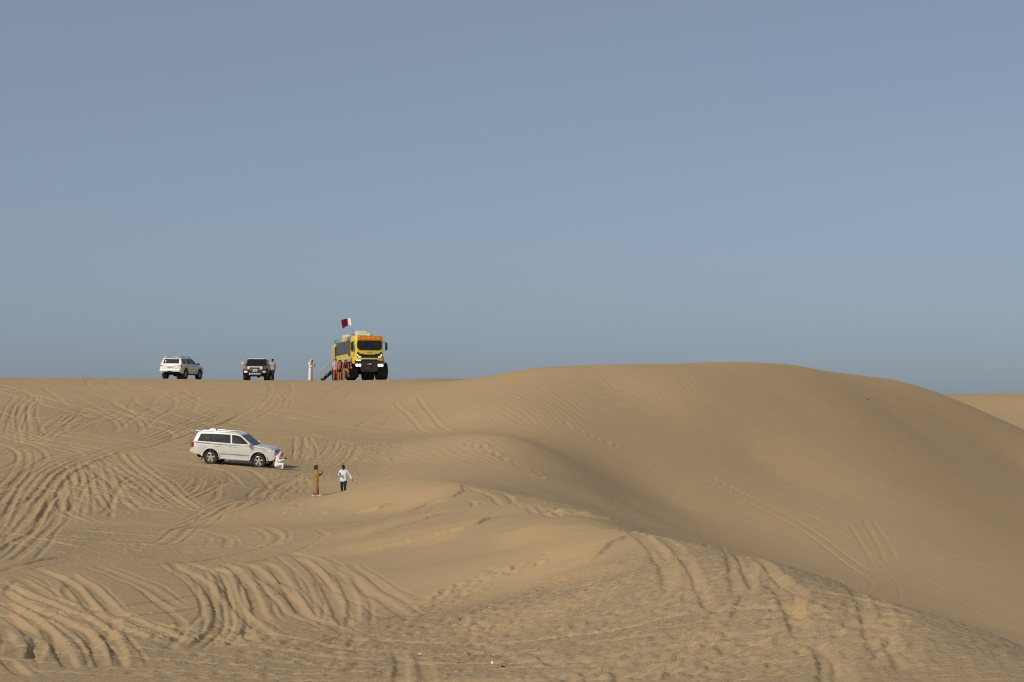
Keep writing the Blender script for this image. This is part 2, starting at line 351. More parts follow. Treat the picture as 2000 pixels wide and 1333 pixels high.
poly_mask([(1525,1165),(1585,1172),(1622,1200),(1580,1201),(1540,1186)], .12, .9)
poly_mask([(1240,1040),(1290,1062),(1310,1100),(1318,1150),(1290,1160),(1285,1105),(1262,1065)], .15, .45)
poly_mask([(860,1245),(960,1200),(1100,1165),(1200,1135),(1260,1140),(1150,1185),(1000,1235),(900,1265)], .6, .45)
drift = np.clip(drift*(0.9+0.25*pnoise(XX/1.7, YY/3.5)), 0, 1)
DZ = np.zeros((NR, NC))
# soft hollows and heaps
DZ += near_frame*(1-smooth*0.8)*(0.055*pnoise(XX/3.1, YY/4.3) + 0.03*pnoise(XX/1.4+9, YY/1.9))*np.clip((YY-20)/15, 0, 1)*np.where(YY > 184, np.clip((198-YY)/25, 0.15, 1), 1)
# churned sand
ch = 0.006*pnoise(XX/.5, YY/.7) + 0.020*pnoise(XX/.24+3, YY/.34) + 0.022*pnoise(XX/.13+3, YY/.28)
DZ += near_frame*rough**1.3*ch*1.25*np.where(YY > 120, 0.8, 1)*np.where(YY > 180, 0.4, 1)
# wind ripples
rip = blobs([(1010,790,3.2,7,1),(1070,785,3.2,7,1),(1180,755,5,6,.5),(1280,745,5,6,.45),(870,895,3.6,7,1),(940,905,3,6,1),(980,925,2.5,6,.7),(850,800,4,8,.5)])
wv = XX*0.93 + YY*0.36 + 0.35*pnoise(XX/2.2, YY/3.5)
DZ += rip*0.015*np.sin(wv*2*np.pi/0.55)*(0.6+0.8*np.abs(pnoise(XX/3+1, YY/5)))
# sand sliding down the big face: faint streaks along the fall line
face = blobs([(1300,850,12,40,1),(1550,850,14,40,1),(1800,900,14,40,1),(1400,1000,10,25,1),(1700,1050,14,30,1),(1950,1000,14,40,1),(1200,940,7,16,1)])
DZ += face*(0.5+1.0*pnoise(XX/9, YY/14))*(0.018*pnoise((XX*.62+YY*.78)/1.1, (XX*.78-YY*.62)/11)+0.007*pnoise((XX*.62+YY*.78)/.5+4, (XX*.78-YY*.62)/5))
DZ += face*0.007*np.sin((XX*.55+YY*.83+.5*pnoise(XX/2, YY/3))*2*np.pi/.9)*np.clip(pnoise(XX/7+2, YY/9)*2, 0, 1)
# ---- wheel ruts
HS = 0.66
def rut(P, h=0.20, dep=0.10, berm=0.55, seed=0, fade=1.8, px=True, rag=0.13):
    dep *= 0.50 if dep >= .13 else 0.38; h *= HS
    P = smooth_line(on_land(P) if px is True else P)
    if len(P) < 2: return
    m = h*3.4
    r0, r1, c0, c1 = window(P[:, 0].min(), P[:, 0].max(), P[:, 1].min(), P[:, 1].max(), m)
    if r1 <= r0 or c1 <= c0: return
    sub = (slice(r0, r1), slice(c0, c1)); D = np.full((r1-r0, c1-c0), 99.0); S = np.zeros_like(D); L = 0.0
    for i in range(len(P)-1):
        a, b = P[i], P[i+1]; ab = b-a; ln = float(np.hypot(*ab))
        if ln < 1e-6: continue
        q0, q1, k0, k1 = window(min(a[0], b[0]), max(a[0], b[0]), min(a[1], b[1]), max(a[1], b[1]), m)
        if q1 <= q0 or k1 <= k0: L += ln; continue
        X = XX[q0:q1, k0:k1]; Y = YY[q0:q1, k0:k1]
        t = np.clip(((X-a[0])*ab[0]+(Y-a[1])*ab[1])/(ln*ln), 0, 1)
        dx = X-(a[0]+t*ab[0]); dy = Y-(a[1]+t*ab[1]); d = np.hypot(dx, dy)
        sg = np.sign(ab[0]*dy-ab[1]*dx)
        v = (slice(q0-r0, q1-r0), slice(k0-c0, k1-c0))
        if D[v].shape != d.shape: L += ln; continue
        w = d < np.abs(D[v]); D[v] = np.where(w, d*np.where(sg == 0, 1, sg), D[v]); S[v] = np.where(w, L+t*ln, S[v]); L += ln
    X = XX[sub]; Y = YY[sub]
    wob = 1 + rag*pnoise(S/0.9+seed*3.7, Y*0+seed*1.3) + rag*0.6*pnoise(X/.35+seed, Y/.35)
    a = np.abs(D)/(h*np.clip(wob, .55, 1.5))
    amp = np.clip(S/fade, 0, 1)*np.clip((L-S)/fade, 0, 1)*(0.75+0.5*pnoise(S/2.6+seed, Y*0+seed*.7))
    side = np.where(D > 0, 1.0+0.4*pnoise(S/3.1+seed*5, Y*0), 1.0+0.4*pnoise(S/2.7+seed*9, Y*0+4))
    prof = -dep*np.exp(-a**10) + berm*(0.42 if berm < 1.1 else 1.1)*dep*side*np.exp(-(np.maximum(a-1.22, 0)/0.75)**2)*(a > 0.9)*np.clip((a-.92)/.22, 0, 1)
    if not px: amp = amp*(1-np.clip(drift[sub]*1.6, 0, 1))*(1-.7*smooth[sub])
    DZ[sub] += prof*amp
    rough[sub] *= 1-0.6*np.exp(-a**4)*amp
RUTS = [  # pixels along each rut of the photograph, half width m, depth m
 ([(213,745),(270,760),(320,772),(350,787)],.22,.05,1.6),([(255,750),(310,765),(360,778),(395,795)],.22,.05,1.6),
 ([(0,772),(45,774),(25,800),(8,850)],.2,.1,.6),([(20,775),(70,775),(45,810),(30,850)],.2,.1,.6),
 ([(0,828),(60,850),(115,868)],.25,.08,1.2),([(0,845),(50,862),(125,878)],.25,.08,1.2),
 ([(60,868),(100,842),(140,812),(175,800)],.22,.1,.7),([(78,860),(112,828),(172,796)],.22,.1,.7),([(60,845),(54,805),(62,780)],.22,.1,.7),([(95,860),(140,830),(200,806)],.22,.1,.7),
 ([(120,850),(180,825),(240,800)],.22,.08,.6),([(40,870),(35,820),(40,785)],.22,.08,.6),
 ([(700,832),(560,816),(460,802),(400,799)],.25,.09,.5),([(720,826),(580,808),(470,796),(380,792)],.25,.08,.5),
 ([(420,802),(350,830),(280,860),(200,880),(130,908),(80,950),(40,1000),(0,1062)],.22,.12,.6),
 ([(440,806),(370,836),(300,864),(215,884),(145,910),(95,955),(58,1005),(10,1064)],.22,.12,.6),
 ([(470,810),(390,842),(310,869),(230,886),(165,912),(115,960),(84,1005),(62,1040),(30,1056),(0,1080)],.2,.16,.6),
 ([(330,866),(250,880),(170,886),(100,905),(50,942),(20,990),(0,1030)],.22,.12,.6),([(250,878),(170,882),(90,895),(35,935),(0,985)],.28,.12,.6),
 ([(0,892),(60,872),(170,874),(240,872)],.25,.1,.6),([(130,935),(95,985),(70,1020)],.22,.12,.7),([(150,925),(120,975),(100,1030),(70,1060),(20,1100)],.25,.12,.7),
 ([(0,880),(50,885),(40,930),(0,960)],.25,.1,.6),
 ([(160,900),(220,950),(300,1003)],.22,.1,.7),([(190,890),(260,940),(325,987)],.22,.1,.7),([(232,884),(290,935),(342,977),(368,994)],.24,.13,.8),([(250,884),(310,935),(362,978),(392,998)],.24,.13,.8),
 ([(140,920),(142,960),(136,1005)],.22,.1,.7),([(110,950),(125,1000),(185,1022)],.22,.12,.7),([(175,905),(180,950),(210,1000)],.22,.1,.7),([(205,905),(225,955),(265,1003)],.22,.1,.7),([(150,900),(165,960),(160,1010)],.2,.09,.7),
 ([(440,930),(447,942),(402,957),(338,978)],.2,.08,.6),([(412,934),(416,946),(382,966),(328,983)],.2,.08,.6),([(390,935),(380,955),(340,970)],.2,.07,.6),
 ([(590,930),(540,956),(480,982),(440,995),(400,1022),(342,1056),(270,1067)],.22,.09,.5),([(575,950),(470,988),(420,1004),(382,1023),(330,1043)],.22,.09,.5),([(500,970),(430,990),(390,1012),(350,1025)],.2,.07,.5),
 ([(0,1118),(40,1106),(100,1092),(180,1087)],.22,.14,.5),([(370,1045),(420,1044),(446,1053),(440,1072)],.26,.09,.6),([(480,1030),(525,1033),(545,1048),(538,1064)],.26,.09,.6),
 ([(330,1103),(385,1108),(425,1112),(440,1125),(455,1165),(480,1205),(520,1237),(565,1247)],.24,.16,.6),([(400,1100),(450,1107),(480,1137),(495,1167),(506,1196),(522,1214)],.26,.18,.6),
 ([(440,1098),(490,1107),(520,1132),(560,1162),(600,1202),(660,1227),(690,1242)],.26,.14,.6),([(480,1096),(530,1107),(560,1147),(582,1182),(620,1212)],.26,.14,.6),
 ([(520,1080),(570,1082),(610,1112),(640,1152),(660,1192),(678,1228)],.28,.15,.6),([(560,1076),(620,1096),(660,1122),(692,1142),(720,1170)],.24,.1,.6),
 ([(330,1100),(380,1126),(414,1162),(428,1192),(424,1226),(380,1270)],.26,.17,.6),([(350,1095),(420,1120),(444,1182),(442,1228),(402,1268)],.24,.13,.6),
 ([(60,1108),(120,1130),(160,1166),(210,1212),(280,1247),(350,1264)],.28,.15,.6),([(130,1118),(190,1160),(240,1202),(320,1237),(372,1262)],.28,.15,.6),
 ([(0,1150),(50,1181),(110,1207),(160,1233),(190,1272),(205,1306)],.26,.2,.6),([(0,1140),(60,1165),(130,1191),(190,1222),(226,1263),(236,1306)],.26,.2,.6),
 ([(0,1198),(50,1226),(76,1252),(64,1294)],.26,.22,.6),([(0,1176),(50,1201),(90,1231),(116,1267),(142,1309)],.26,.2,.6),([(0,1228),(14,1246),(20,1266)],.24,.2,.5),([(0,1284),(30,1306),(52,1322)],.24,.18,.5),
 ([(490,1218),(484,1241),(502,1264)],.2,.16,.5),([(180,1100),(280,1142),(360,1190)],.24,.06,.6),([(20,1125),(90,1160),(150,1190),(230,1240)],.22,.08,.6),
 ([(650,1113),(676,1150),(690,1182),(686,1228)],.26,.13,.6),([(655,1103),(705,1146),(762,1182),(806,1208)],.26,.1,.6),([(680,1100),(740,1140),(800,1180)],.22,.07,.6),
 ([(770,1268),(784,1290),(782,1345)],.22,.12,.6),([(822,1275),(830,1300),(836,1345)],.24,.1,.6),([(650,1322),(705,1302),(765,1296)],.2,.1,.6),([(838,1332),(905,1316),(980,1299),(1015,1285)],.22,.12,.6),([(860,1305),(930,1290),(985,1272)],.2,.09,.6),
 ([(1190,1335),(1222,1307),(1262,1296)],.22,.14,.5),([(900,1250),(960,1271),(1012,1292),(1060,1300)],.26,.09,.6),([(1040,1275),(1075,1290),(1110,1305)],.24,.1,.6),
 ([(928,950),(970,960),(1000,980),(1016,994)],.2,.1,.8),([(905,950),(950,965),(986,991)],.2,.1,.8),([(1040,985),(1080,1000),(1104,1012)],.2,.1,.9),([(1025,985),(1062,1003),(1085,1014)],.2,.1,.9),
 ([(1215,1036),(1250,1048),(1280,1070),(1300,1100),(1310,1150),(1300,1180)],.34,.13,.6),([(1250,1040),(1300,1055),(1328,1085),(1345,1130),(1345,1180)],.26,.1,.6),([(1290,1150),(1275,1190),(1240,1215)],.24,.09,.6),
 ([(1400,1072),(1432,1090),(1455,1120),(1462,1155),(1448,1192),(1420,1228)],.26,.12,.6),([(1380,1062),(1450,1087),(1502,1122),(1532,1162),(1560,1222),(1584,1258)],.26,.14,.7),([(1410,1066),(1475,1090),(1530,1130),(1570,1180)],.22,.08,.8),
 ([(1584,1256),(1612,1284),(1622,1345)],.22,.16,.6),([(1610,1256),(1642,1284),(1650,1345)],.24,.1,.6),([(1306,1303),(1345,1272),(1402,1222)],.22,.12,.5),([(1410,1190),(1380,1225),(1330,1262)],.22,.08,.6),
 ([(1600,1120),(1680,1165),(1770,1215)],.24,.07,.6),([(1640,1130),(1720,1180),(1800,1230)],.22,.06,.6),
 ([(1340,922),(1430,967),(1520,1012),(1600,1062),(1700,1132)],.22,.12,.9),([(1352,918),(1442,962),(1532,1006),(1612,1055),(1712,1124)],.22,.12,.9),
 ([(1500,962),(1580,1008),(1640,1042),(1664,1058)],.22,.07,.8),([(1530,955),(1620,1003),(1690,1050)],.22,.05,.8),
 ([(1655,1020),(1690,1076),(1706,1104)],.26,.06,.8),([(1680,1005),(1714,1066),(1730,1104)],.26,.06,.8),([(1700,1010),(1738,1070),(1752,1098)],.26,.05,.8),([(1740,1090),(1820,1140),(1890,1185),(1950,1228)],.22,.04,.8),
 ([(770,785),(800,815),(842,847)],.24,.06,1.8),([(815,773),(840,810),(882,844)],.24,.06,1.8),
 ([(545,768),(560,780),(550,800)],.24,.05,1.2),([(530,770),(512,790),(496,803)],.24,.05,1.0),([(500,772),(470,790),(450,800)],.24,.05,.9),
 ([(640,860),(600,850),(590,900)],.22,.08,.9),([(700,870),(690,890),(660,915)],.22,.08,.9),([(590,850),(600,880),(595,905)],.2,.07,.9),([(660,860),(650,885),(625,905)],.2,.07,.9),
 ([(330,870),(420,890),(450,905)],.22,.06,.6),([(300,880),(380,893),(400,905)],.22,.06,.6),
]
for i, (p, h, d, b) in enumerate(RUTS):
    rut(p, h, d, b, seed=i*1.7+.3)
    if p[0][0] < 760 and p[0][1] > 760:              # finer lines left by other wheels beside each rut
        Q = on_land(p); T = np.gradient(Q, axis=0); N_ = np.stack([-T[:, 1], T[:, 0]], 1)/np.maximum(np.hypot(T[:, 0], T[:, 1]), 1e-6)[:, None]
        for o in (_rng.uniform(.3, .5), -_rng.uniform(.45, .75)): rut(Q+N_*o+N_*_rng.uniform(-.15, .15, (len(Q), 1)), .10 if p[0][1] > 1050 else .14, .06, .5, seed=i*2.9+o, px='keep', fade=2.5)
def lip(P, hgt, w, seed):                            # higher on the left of the line, cut off sharply at it
    P = smooth_line(on_land(P)); m = 3*w
    r0, r1, c0, c1 = window(P[:, 0].min(), P[:, 0].max(), P[:, 1].min(), P[:, 1].max(), m)
    X = XX[r0:r1, c0:c1]; Y = YY[r0:r1, c0:c1]; D = np.full(X.shape, 99.0); S = np.zeros_like(D); L = 0.0
    Xw = X+.2*pnoise(X/.8+seed, Y/.8)
    for i in range(len(P)-1):
        a, b = P[i], P[i+1]; ab = b-a; ln = float(np.hypot(*ab))
        t = np.clip(((Xw-a[0])*ab[0]+(Y-a[1])*ab[1])/(ln*ln+1e-9), 0, 1); dx = Xw-(a[0]+t*ab[0]); dy = Y-(a[1]+t*ab[1]); d = np.hypot(dx, dy)
        sg = np.sign(ab[0]*dy-ab[1]*dx); k = d < np.abs(D); D = np.where(k, d*np.where(sg == 0, 1, sg), D); S = np.where(k, L+t*ln, S); L += ln
    amp = np.clip(S/(.25*L), 0, 1)*np.clip((L-S)/(.25*L), 0, 1)
    DZ[r0:r1, c0:c1] += hgt*amp*np.where(D > 0, np.exp(-(D/w)**2)*np.clip(D/.07, 0, 1), 0)
lip([(790,1006),(830,990),(880,975),(903,960),(897,946)], .10, 2.0, 1); lip([(690,1080),(800,1062),(885,1040),(935,1026),(965,1010)], .10, 2.0, 2)
lip([(1130,1110),(1165,1092),(1195,1066),(1238,1048)], .09, 1.6, 3); lip([(735,999),(752,992),(772,984)], .12, 1.0, 4); lip([(1060,1160),(1150,1144),(1246,1112)], .05, 1.2, 5)
lip([(690,1056),(800,1026),(882,1001)], .06, 1.5, 6); lip([(1590,1200),(1625,1201),(1588,1172)], .05, .7, 7)
# slighter, older wheel tracks between them: pairs of thin lines 1.6 m apart
random.seed(11); HS = 1.0
def pair(x0, y0, ang, turn, length, h, dep, seed):
    P = []; x, y, a = x0, y0, ang; n = max(4, int(length/2.5))
    for k in range(n+1):
        P.append((x, y, a)); x += math.cos(a)*length/n; y += math.sin(a)*length/n; a += turn*length/n*(1+.5*math.sin(k*.9+seed))
    for o in (-.8, .8):
        rut([(px+math.cos(a_+math.pi/2)*o, py+math.sin(a_+math.pi/2)*o) for px, py, a_ in P], h, dep, .6, seed=seed+o, px=False, fade=3.0)
def scatter_pairs(n, x0, x1, y0, y1, amin, amax, hmul=1.0, seed=0):
    for i in range(n):
        (x, y), = on_land([(random.uniform(x0, x1), random.uniform(y0, y1))])
        pair(x, y, R(random.uniform(amin, amax)), random.uniform(-.06, .06), random.uniform(8, 26), random.uniform(.11, .16)*hmul, random.uniform(.07, .13), seed+i*2.3)
scatter_pairs(16, -60, 650, 1060, 1310, 20, 160, .9, 400); scatter_pairs(38, -60, 560, 890, 1060, 30, 150, 1.1, 500); scatter_pairs(34, -60, 420, 760, 900, 30, 150, 1.3, 600)
scatter_pairs(10, 300, 850, 755, 850, 40, 140, 1.3, 700); scatter_pairs(6, 1250, 1850, 1150, 1320, 70, 150, .9, 800); scatter_pairs(5, 600, 1000, 1200, 1320, 20, 160, .9, 900)
# ---- footprints
def dent(x, y, rx, ry, dep, ang=0.0):
    r0, r1, c0, c1 = window(x, x, y, y, 3*max(rx, ry))
    if r1 <= r0 or c1 <= c0: return
    X = XX[r0:r1, c0:c1]-x; Y = YY[r0:r1, c0:c1]-y; ca, sa = math.cos(ang), math.sin(ang)
    a = np.hypot((X*ca+Y*sa)/rx, (-X*sa+Y*ca)/ry)
    DZ[r0:r1, c0:c1] += -dep*np.exp(-a**3)+0.45*dep*np.exp(-((a-1.5)/.45)**2)
def trail(pts, n, jit=.25, size=.15, dep=.05):
    P = smooth_line(on_land(pts), .3); L = np.r_[0, np.cumsum(np.hypot(*np.diff(P, axis=0).T))]
    for k in range(n):
        s = L[-1]*(k+.5)/n; x = np.interp(s, L, P[:, 0]); y = np.interp(s, L, P[:, 1])
        dent(x+(-1)**k*.12+random.uniform(-jit, jit), y+random.uniform(-jit, jit), size*random.uniform(.7, 1.2), size*random.uniform(1, 1.7), dep*random.uniform(.7, 1.3), random.uniform(-.5, .5))
trail([(790,1250),(850,1190),(900,1150),(1010,1110),(1080,1090)], 46, .6); trail([(840,1240),(900,1215),(960,1190),(1060,1150)], 30, .7); trail([(860,1170),(960,1120),(1050,1100)], 22, .8)
trail([(905,866),(950,880),(1000,905),(1066,937)], 30, .16, .20, .05); trail([(1100,825),(1150,850),(1205,872)], 17, .16, .17, .03)
trail([(640,930),(600,945),(540,960),(480,985)], 26, .3); trail([(560,920),(600,950),(620,975)], 14, .3)
for i in range(850):
    px, py = random.uniform(880, 1780), random.uniform(1100, 1333)
    if py < 1120+abs(px-1150)*.12: continue
    (x, y), = on_land([(px, py)])
    dent(x, y, random.uniform(.08, .13), random.uniform(.10, .20), random.uniform(.02, .05), random.uniform(-1, 1))
for i in range(420):
    px, py = random.choice(((random.uniform(250, 760), random.uniform(1225, 1333)), (random.uniform(560, 780), random.uniform(850, 930)), (random.uniform(0, 640), random.uniform(900, 1080))))
    (x, y), = on_land([(px, py)])
    dent(x, y, random.uniform(.1, .2), random.uniform(.15, .35), random.uniform(.02, .06), random.uniform(-1, 1))
for px, py, s in ((1085,1001,.35),(1128,1004,.4),(1160,1010,.35),(1105,1000,.3)):
    (x, y), = on_land([(px, py)]); dent(x, y, s, s*1.6, .16, .4)
def tread(p0, p1, w, n, dep):                        # cross bars pressed by a tyre
    (a, b) = on_land([p0, p1]); d = b-a; ln = np.hypot(*d); d = d/ln; nx = np.array([-d[1], d[0]])
    r0, r1, c0, c1 = window(min(a[0], b[0]), max(a[0], b[0]), min(a[1], b[1]), max(a[1], b[1]), w)
    X = XX[r0:r1, c0:c1]-a[0]; Y = YY[r0:r1, c0:c1]-a[1]; s = X*d[0]+Y*d[1]; t = X*nx[0]+Y*nx[1]
    m = np.exp(-(t/(w/2))**6)*(s > 0)*(s < ln); DZ[r0:r1, c0:c1] += m*dep*np.sin(s*2*np.pi*n/ln)
tread((1640,1290), (1650,1335), .26, 18, .02); tread((735,1290), (772,1296), .26, 6, .03); tread((1300,1075), (1318,1130), .3, 30, .012)
ZZ = ZZ + DZ
def ground(x, y):
    i = int(np.clip(np.searchsorted(rows, y)-1, 0, NR-2)); t = (y-rows[i])/(rows[i+1]-rows[i])
    z = []
    for k in (i, i+1): z.append(np.interp(x, XX[k], ZZ[k]))
    return float(z[0]*(1-t)+z[1]*t)
def flatten(x, y, r, k=0.9):                         # sand pressed level under wheels and feet
    global ZZ
    r0, r1, c0, c1 = window(x, x, y, y, 2*r); z0 = ground(x, y)
    X = XX[r0:r1, c0:c1]-x; Y = YY[r0:r1, c0:c1]-y; w = k*np.exp(-(np.hypot(X, Y)/r)**4)
    ZZ[r0:r1, c0:c1] = ZZ[r0:r1, c0:c1]*(1-w)+z0*w
def build_ground():
    idx = np.arange(NR*NC).reshape(NR, NC)
    q = np.stack([idx[:-1, :-1], idx[:-1, 1:], idx[1:, 1:], idx[1:, :-1]], -1).reshape(-1)
    me = bpy.data.meshes.new('desert_ground'); nf = len(q)//4
    me.vertices.add(NR*NC); me.loops.add(nf*4); me.polygons.add(nf)
    me.vertices.foreach_set('co', np.stack([XX, YY, ZZ], -1).astype(np.float32).ravel())
    me.loops.foreach_set('vertex_index', q.astype(np.int32))
    me.polygons.foreach_set('loop_start', np.arange(0, nf*4, 4, dtype=np.int32))
    me.polygons.foreach_set('use_smooth', np.ones(nf, dtype=bool))
    me.update(calc_edges=True)
    for nm, a in (('drift', drift), ('rough', rough)):
        at_ = me.attributes.new(nm, 'FLOAT', 'POINT'); at_.data.foreach_set('value', a.astype(np.float32).ravel())
    me.materials.append(M['sand'])
    o = bpy.data.objects.new('desert_ground', me); col.objects.link(o)
    o['kind'] = 'structure'; o['label'] = 'wind-blown tan sand dunes crossed by wheel ruts and footprints'
    return o

# ------------------------------------------------------------------ mesh helpers
class MB:
    def __init__(s): s.v = []; s.f = []
    def add(s, vs, fs):
        o = len(s.v); s.v += [tuple(p) for p in vs]; s.f += [tuple(i+o for i in f) for f in fs]; return s
    def box(s, c, d, rot=None):
        x, y, z = d[0]/2, d[1]/2, d[2]/2
        vs = [Vector((a*x, b*y, e*z)) for a in (-1, 1) for b in (-1, 1) for e in (-1, 1)]
        if rot: m = Euler(rot).to_matrix(); vs = [m @ v for v in vs]
        return s.add([v+Vector(c) for v in vs], [(0,1,3,2),(4,6,7,5),(0,4,5,1),(2,3,7,6),(0,2,6,4),(1,5,7,3)])
    def prism(s, pts, off):                          # flat polygon pushed along a vector
        n = len(pts); off = Vector(off)
        vs = [Vector(p) for p in pts]+[Vector(p)+off for p in pts]
        return s.add(vs, [tuple(range(n-1, -1, -1)), tuple(range(n, 2*n))]+[(i, (i+1) % n, n+(i+1) % n, n+i) for i in range(n)])
    def bridge(s, A, B):                             # closed solid between two polygons of the same count
        n = len(A)
        return s.add(list(A)+list(B), [tuple(range(n-1, -1, -1)), tuple(range(n, 2*n))]+[(i, (i+1) % n, n+(i+1) % n, n+i) for i in range(n)])
    def loft(s, rings, cap=True):
        n = len(rings[0]); fs = []
        for k in range(len(rings)-1):
            fs += [(k*n+i, k*n+(i+1) % n, (k+1)*n+(i+1) % n, (k+1)*n+i) for i in range(n)]
        if cap: fs += [tuple(range(n-1, -1, -1)), tuple((len(rings)-1)*n+i for i in range(n))]
        return s.add([p for r in rings for p in r], fs)
    def tube(s, path, rad, n=8, cap=True):
        P = [Vector(p) for p in path]; R_ = rad if isinstance(rad, (list, tuple)) else [rad]*len(P)
        rings = []; up = None
        for i, p in enumerate(P):
            d = (P[min(i+1, len(P)-1)]-P[max(i-1, 0)])
            d = d.normalized() if d.length > 1e-9 else Vector((0, 0, 1))
            if up is None: up = d.orthogonal().normalized()
            else: up = (up-d*up.dot(d)); up = up.normalized() if up.length > 1e-6 else d.orthogonal().normalized()
            w = d.cross(up)
            rings.append([p+(up*math.cos(2*math.pi*k/n)+w*math.sin(2*math.pi*k/n))*R_[i] for k in range(n)])
        return s.loft(rings, cap)
    def lathe_y(s, prof, c=(0, 0, 0), n=28):         # profile of (radius, y) spun about the y axis
        rings = [[(c[0]+r*math.cos(2*math.pi*k/n), c[1]+y, c[2]+r*math.sin(2*math.pi*k/n)) for k in range(n)] for r, y in prof]
        return s.loft(rings, False)
    def build(s, name, m, parent=None, bevel=0.0, smooth=False, seg=2, ang=35):
        me = bpy.data.meshes.new(name); me.from_pydata(s.v, [], s.f)
        bm = bmesh.new(); bm.from_mesh(me)
        bmesh.ops.recalc_face_normals(bm, faces=bm.faces)
        if bevel > 0:
            es = [e for e in bm.edges if len(e.link_faces) == 2 and e.calc_face_angle(0) > R(ang)]
            if es: bmesh.ops.bevel(bm, geom=es, offset=bevel, segments=seg, profile=0.6, affect='EDGES', clamp_overlap=True)
        if smooth:
            for f in bm.faces: f.smooth = True
        bm.to_mesh(me); bm.free()
        if smooth:
            try: me.set_sharp_from_angle(angle=R(40))
            except Exception: pass
        me.materials.append(M[m] if isinstance(m, str) else m)
        o = bpy.data.objects.new(name, me); col.objects.link(o)
        if parent: o.parent = parent
        return o
def tag(o, label, cat, group=None):
    o['label'] = label; o['category'] = cat
    if group: o['group'] = group
    return o
def thing(name, label, cat, loc=(0, 0, 0), rot=(0, 0, 0), group=None):
    o = bpy.data.objects.new(name, None); col.objects.link(o); o.empty_display_size = 0.2
    o.location = loc; o.rotation_euler = rot
    return tag(o, label, cat, group)
def copy_part(o, parent, loc=None, rot=None):
    c = o.copy(); col.objects.link(c); c.parent = parent
    if loc is not None: c.location = loc
    if rot is not None: c.rotation_euler = rot
    for ch in [x for x in bpy.data.objects if x.parent == o]:
        d = ch.copy(); col.objects.link(d); d.parent = c
    return c
def lettering(txt, size, m, parent, name, loc, rot, depth=0.004, align='CENTER'):
    cu = bpy.data.curves.new(name, 'FONT'); cu.body = txt; cu.size = size; cu.extrude = depth; cu.align_x = align; cu.align_y = 'CENTER'
    t = bpy.data.objects.new(name, cu); col.objects.link(t)
    bpy.context.view_layer.update()
    me = bpy.data.meshes.new_from_object(t.evaluated_get(bpy.context.evaluated_depsgraph_get()))
    bpy.data.objects.remove(t); bpy.data.curves.remove(cu)
    me.materials.clear(); me.materials.append(M[m]); me.name = name
    o = bpy.data.objects.new(name, me); col.objects.link(o); o.parent = parent; o.location = loc; o.rotation_euler = rot
    return o

# ------------------------------------------------------------------ wheels
def make_wheel(parent, loc, r, w, rim_r, spokes=5, rimmat='silver', tread=26, side=1):
    """axle along local y; side=+1 shows its face to +y"""
    hub = MB().lathe_y([(0.0, -w*.3), (rim_r*.55, -w*.3), (rim_r*.55, w*.1), (0, w*.1)], n=16).build('wheel', 'underbody', parent)
    hub.location = loc
    if side < 0: hub.rotation_euler = (0, 0, math.pi)
    h = w/2
    t = MB(); t.lathe_y([(rim_r, -h*.86), (rim_r+.02, -h*.95), (r*.86, -h), (r*.965, -h*.86), (r*.985, -h*.55), (r*.985, h*.55), (r*.965, h*.86), (r*.86, h), (rim_r+.02, h*.95), (rim_r, h*.86), (rim_r*.97, h*.5), (rim_r*.97, -h*.5), (rim_r, -h*.86)], n=36)
    for k in range(tread):                           # tread blocks
        a = 2*math.pi*k/tread
        for sg in (-1, 1):
            aa = a+sg*.05
            t.box((math.cos(aa)*r*.985, sg*h*.48, math.sin(aa)*r*.985), (r*.06, h*.8, r*.15), (0, -aa, 0))
    t.build('tyre', 'rubber', hub, smooth=True)
    m = MB(); d = h*.62
    n = 30
    m.lathe_y([(rim_r*1.01, d+.02), (rim_r*.93, d+.03), (rim_r*.86, d-.02), (rim_r*.86, -d), (rim_r*1.01, -d), (rim_r*1.01, d+.02)], n=n)
    m.lathe_y([(0, d-.01), (rim_r*.30, d-.01), (rim_r*.32, d-.06), (0, d-.06)], n=16)
    for k in range(spokes):
        a = 2*math.pi*(k+.25)/spokes
        m.box((math.cos(a)*rim_r*.58, d-.03, math.sin(a)*rim_r*.58), (rim_r*.66, .045, rim_r*.36), (0, -a, 0))
    m.lathe_y([(0, d+.012), (rim_r*.13, d+.012), (rim_r*.14, d-.012), (0, d-.012)], n=12)
    m.build('rim', rimmat, hub, smooth=True)
    return hub
def four_wheels(parent, xf, xr, track, r, w, rim_r, **k):
    a = make_wheel(parent, (xf, track/2, r), r, w, rim_r, **k)
    for x, s in ((xf, -1), (xr, 1), (xr, -1)):
        copy_part(a, parent, (x, s*track/2, r), (0, 0, 0 if s > 0 else math.pi))

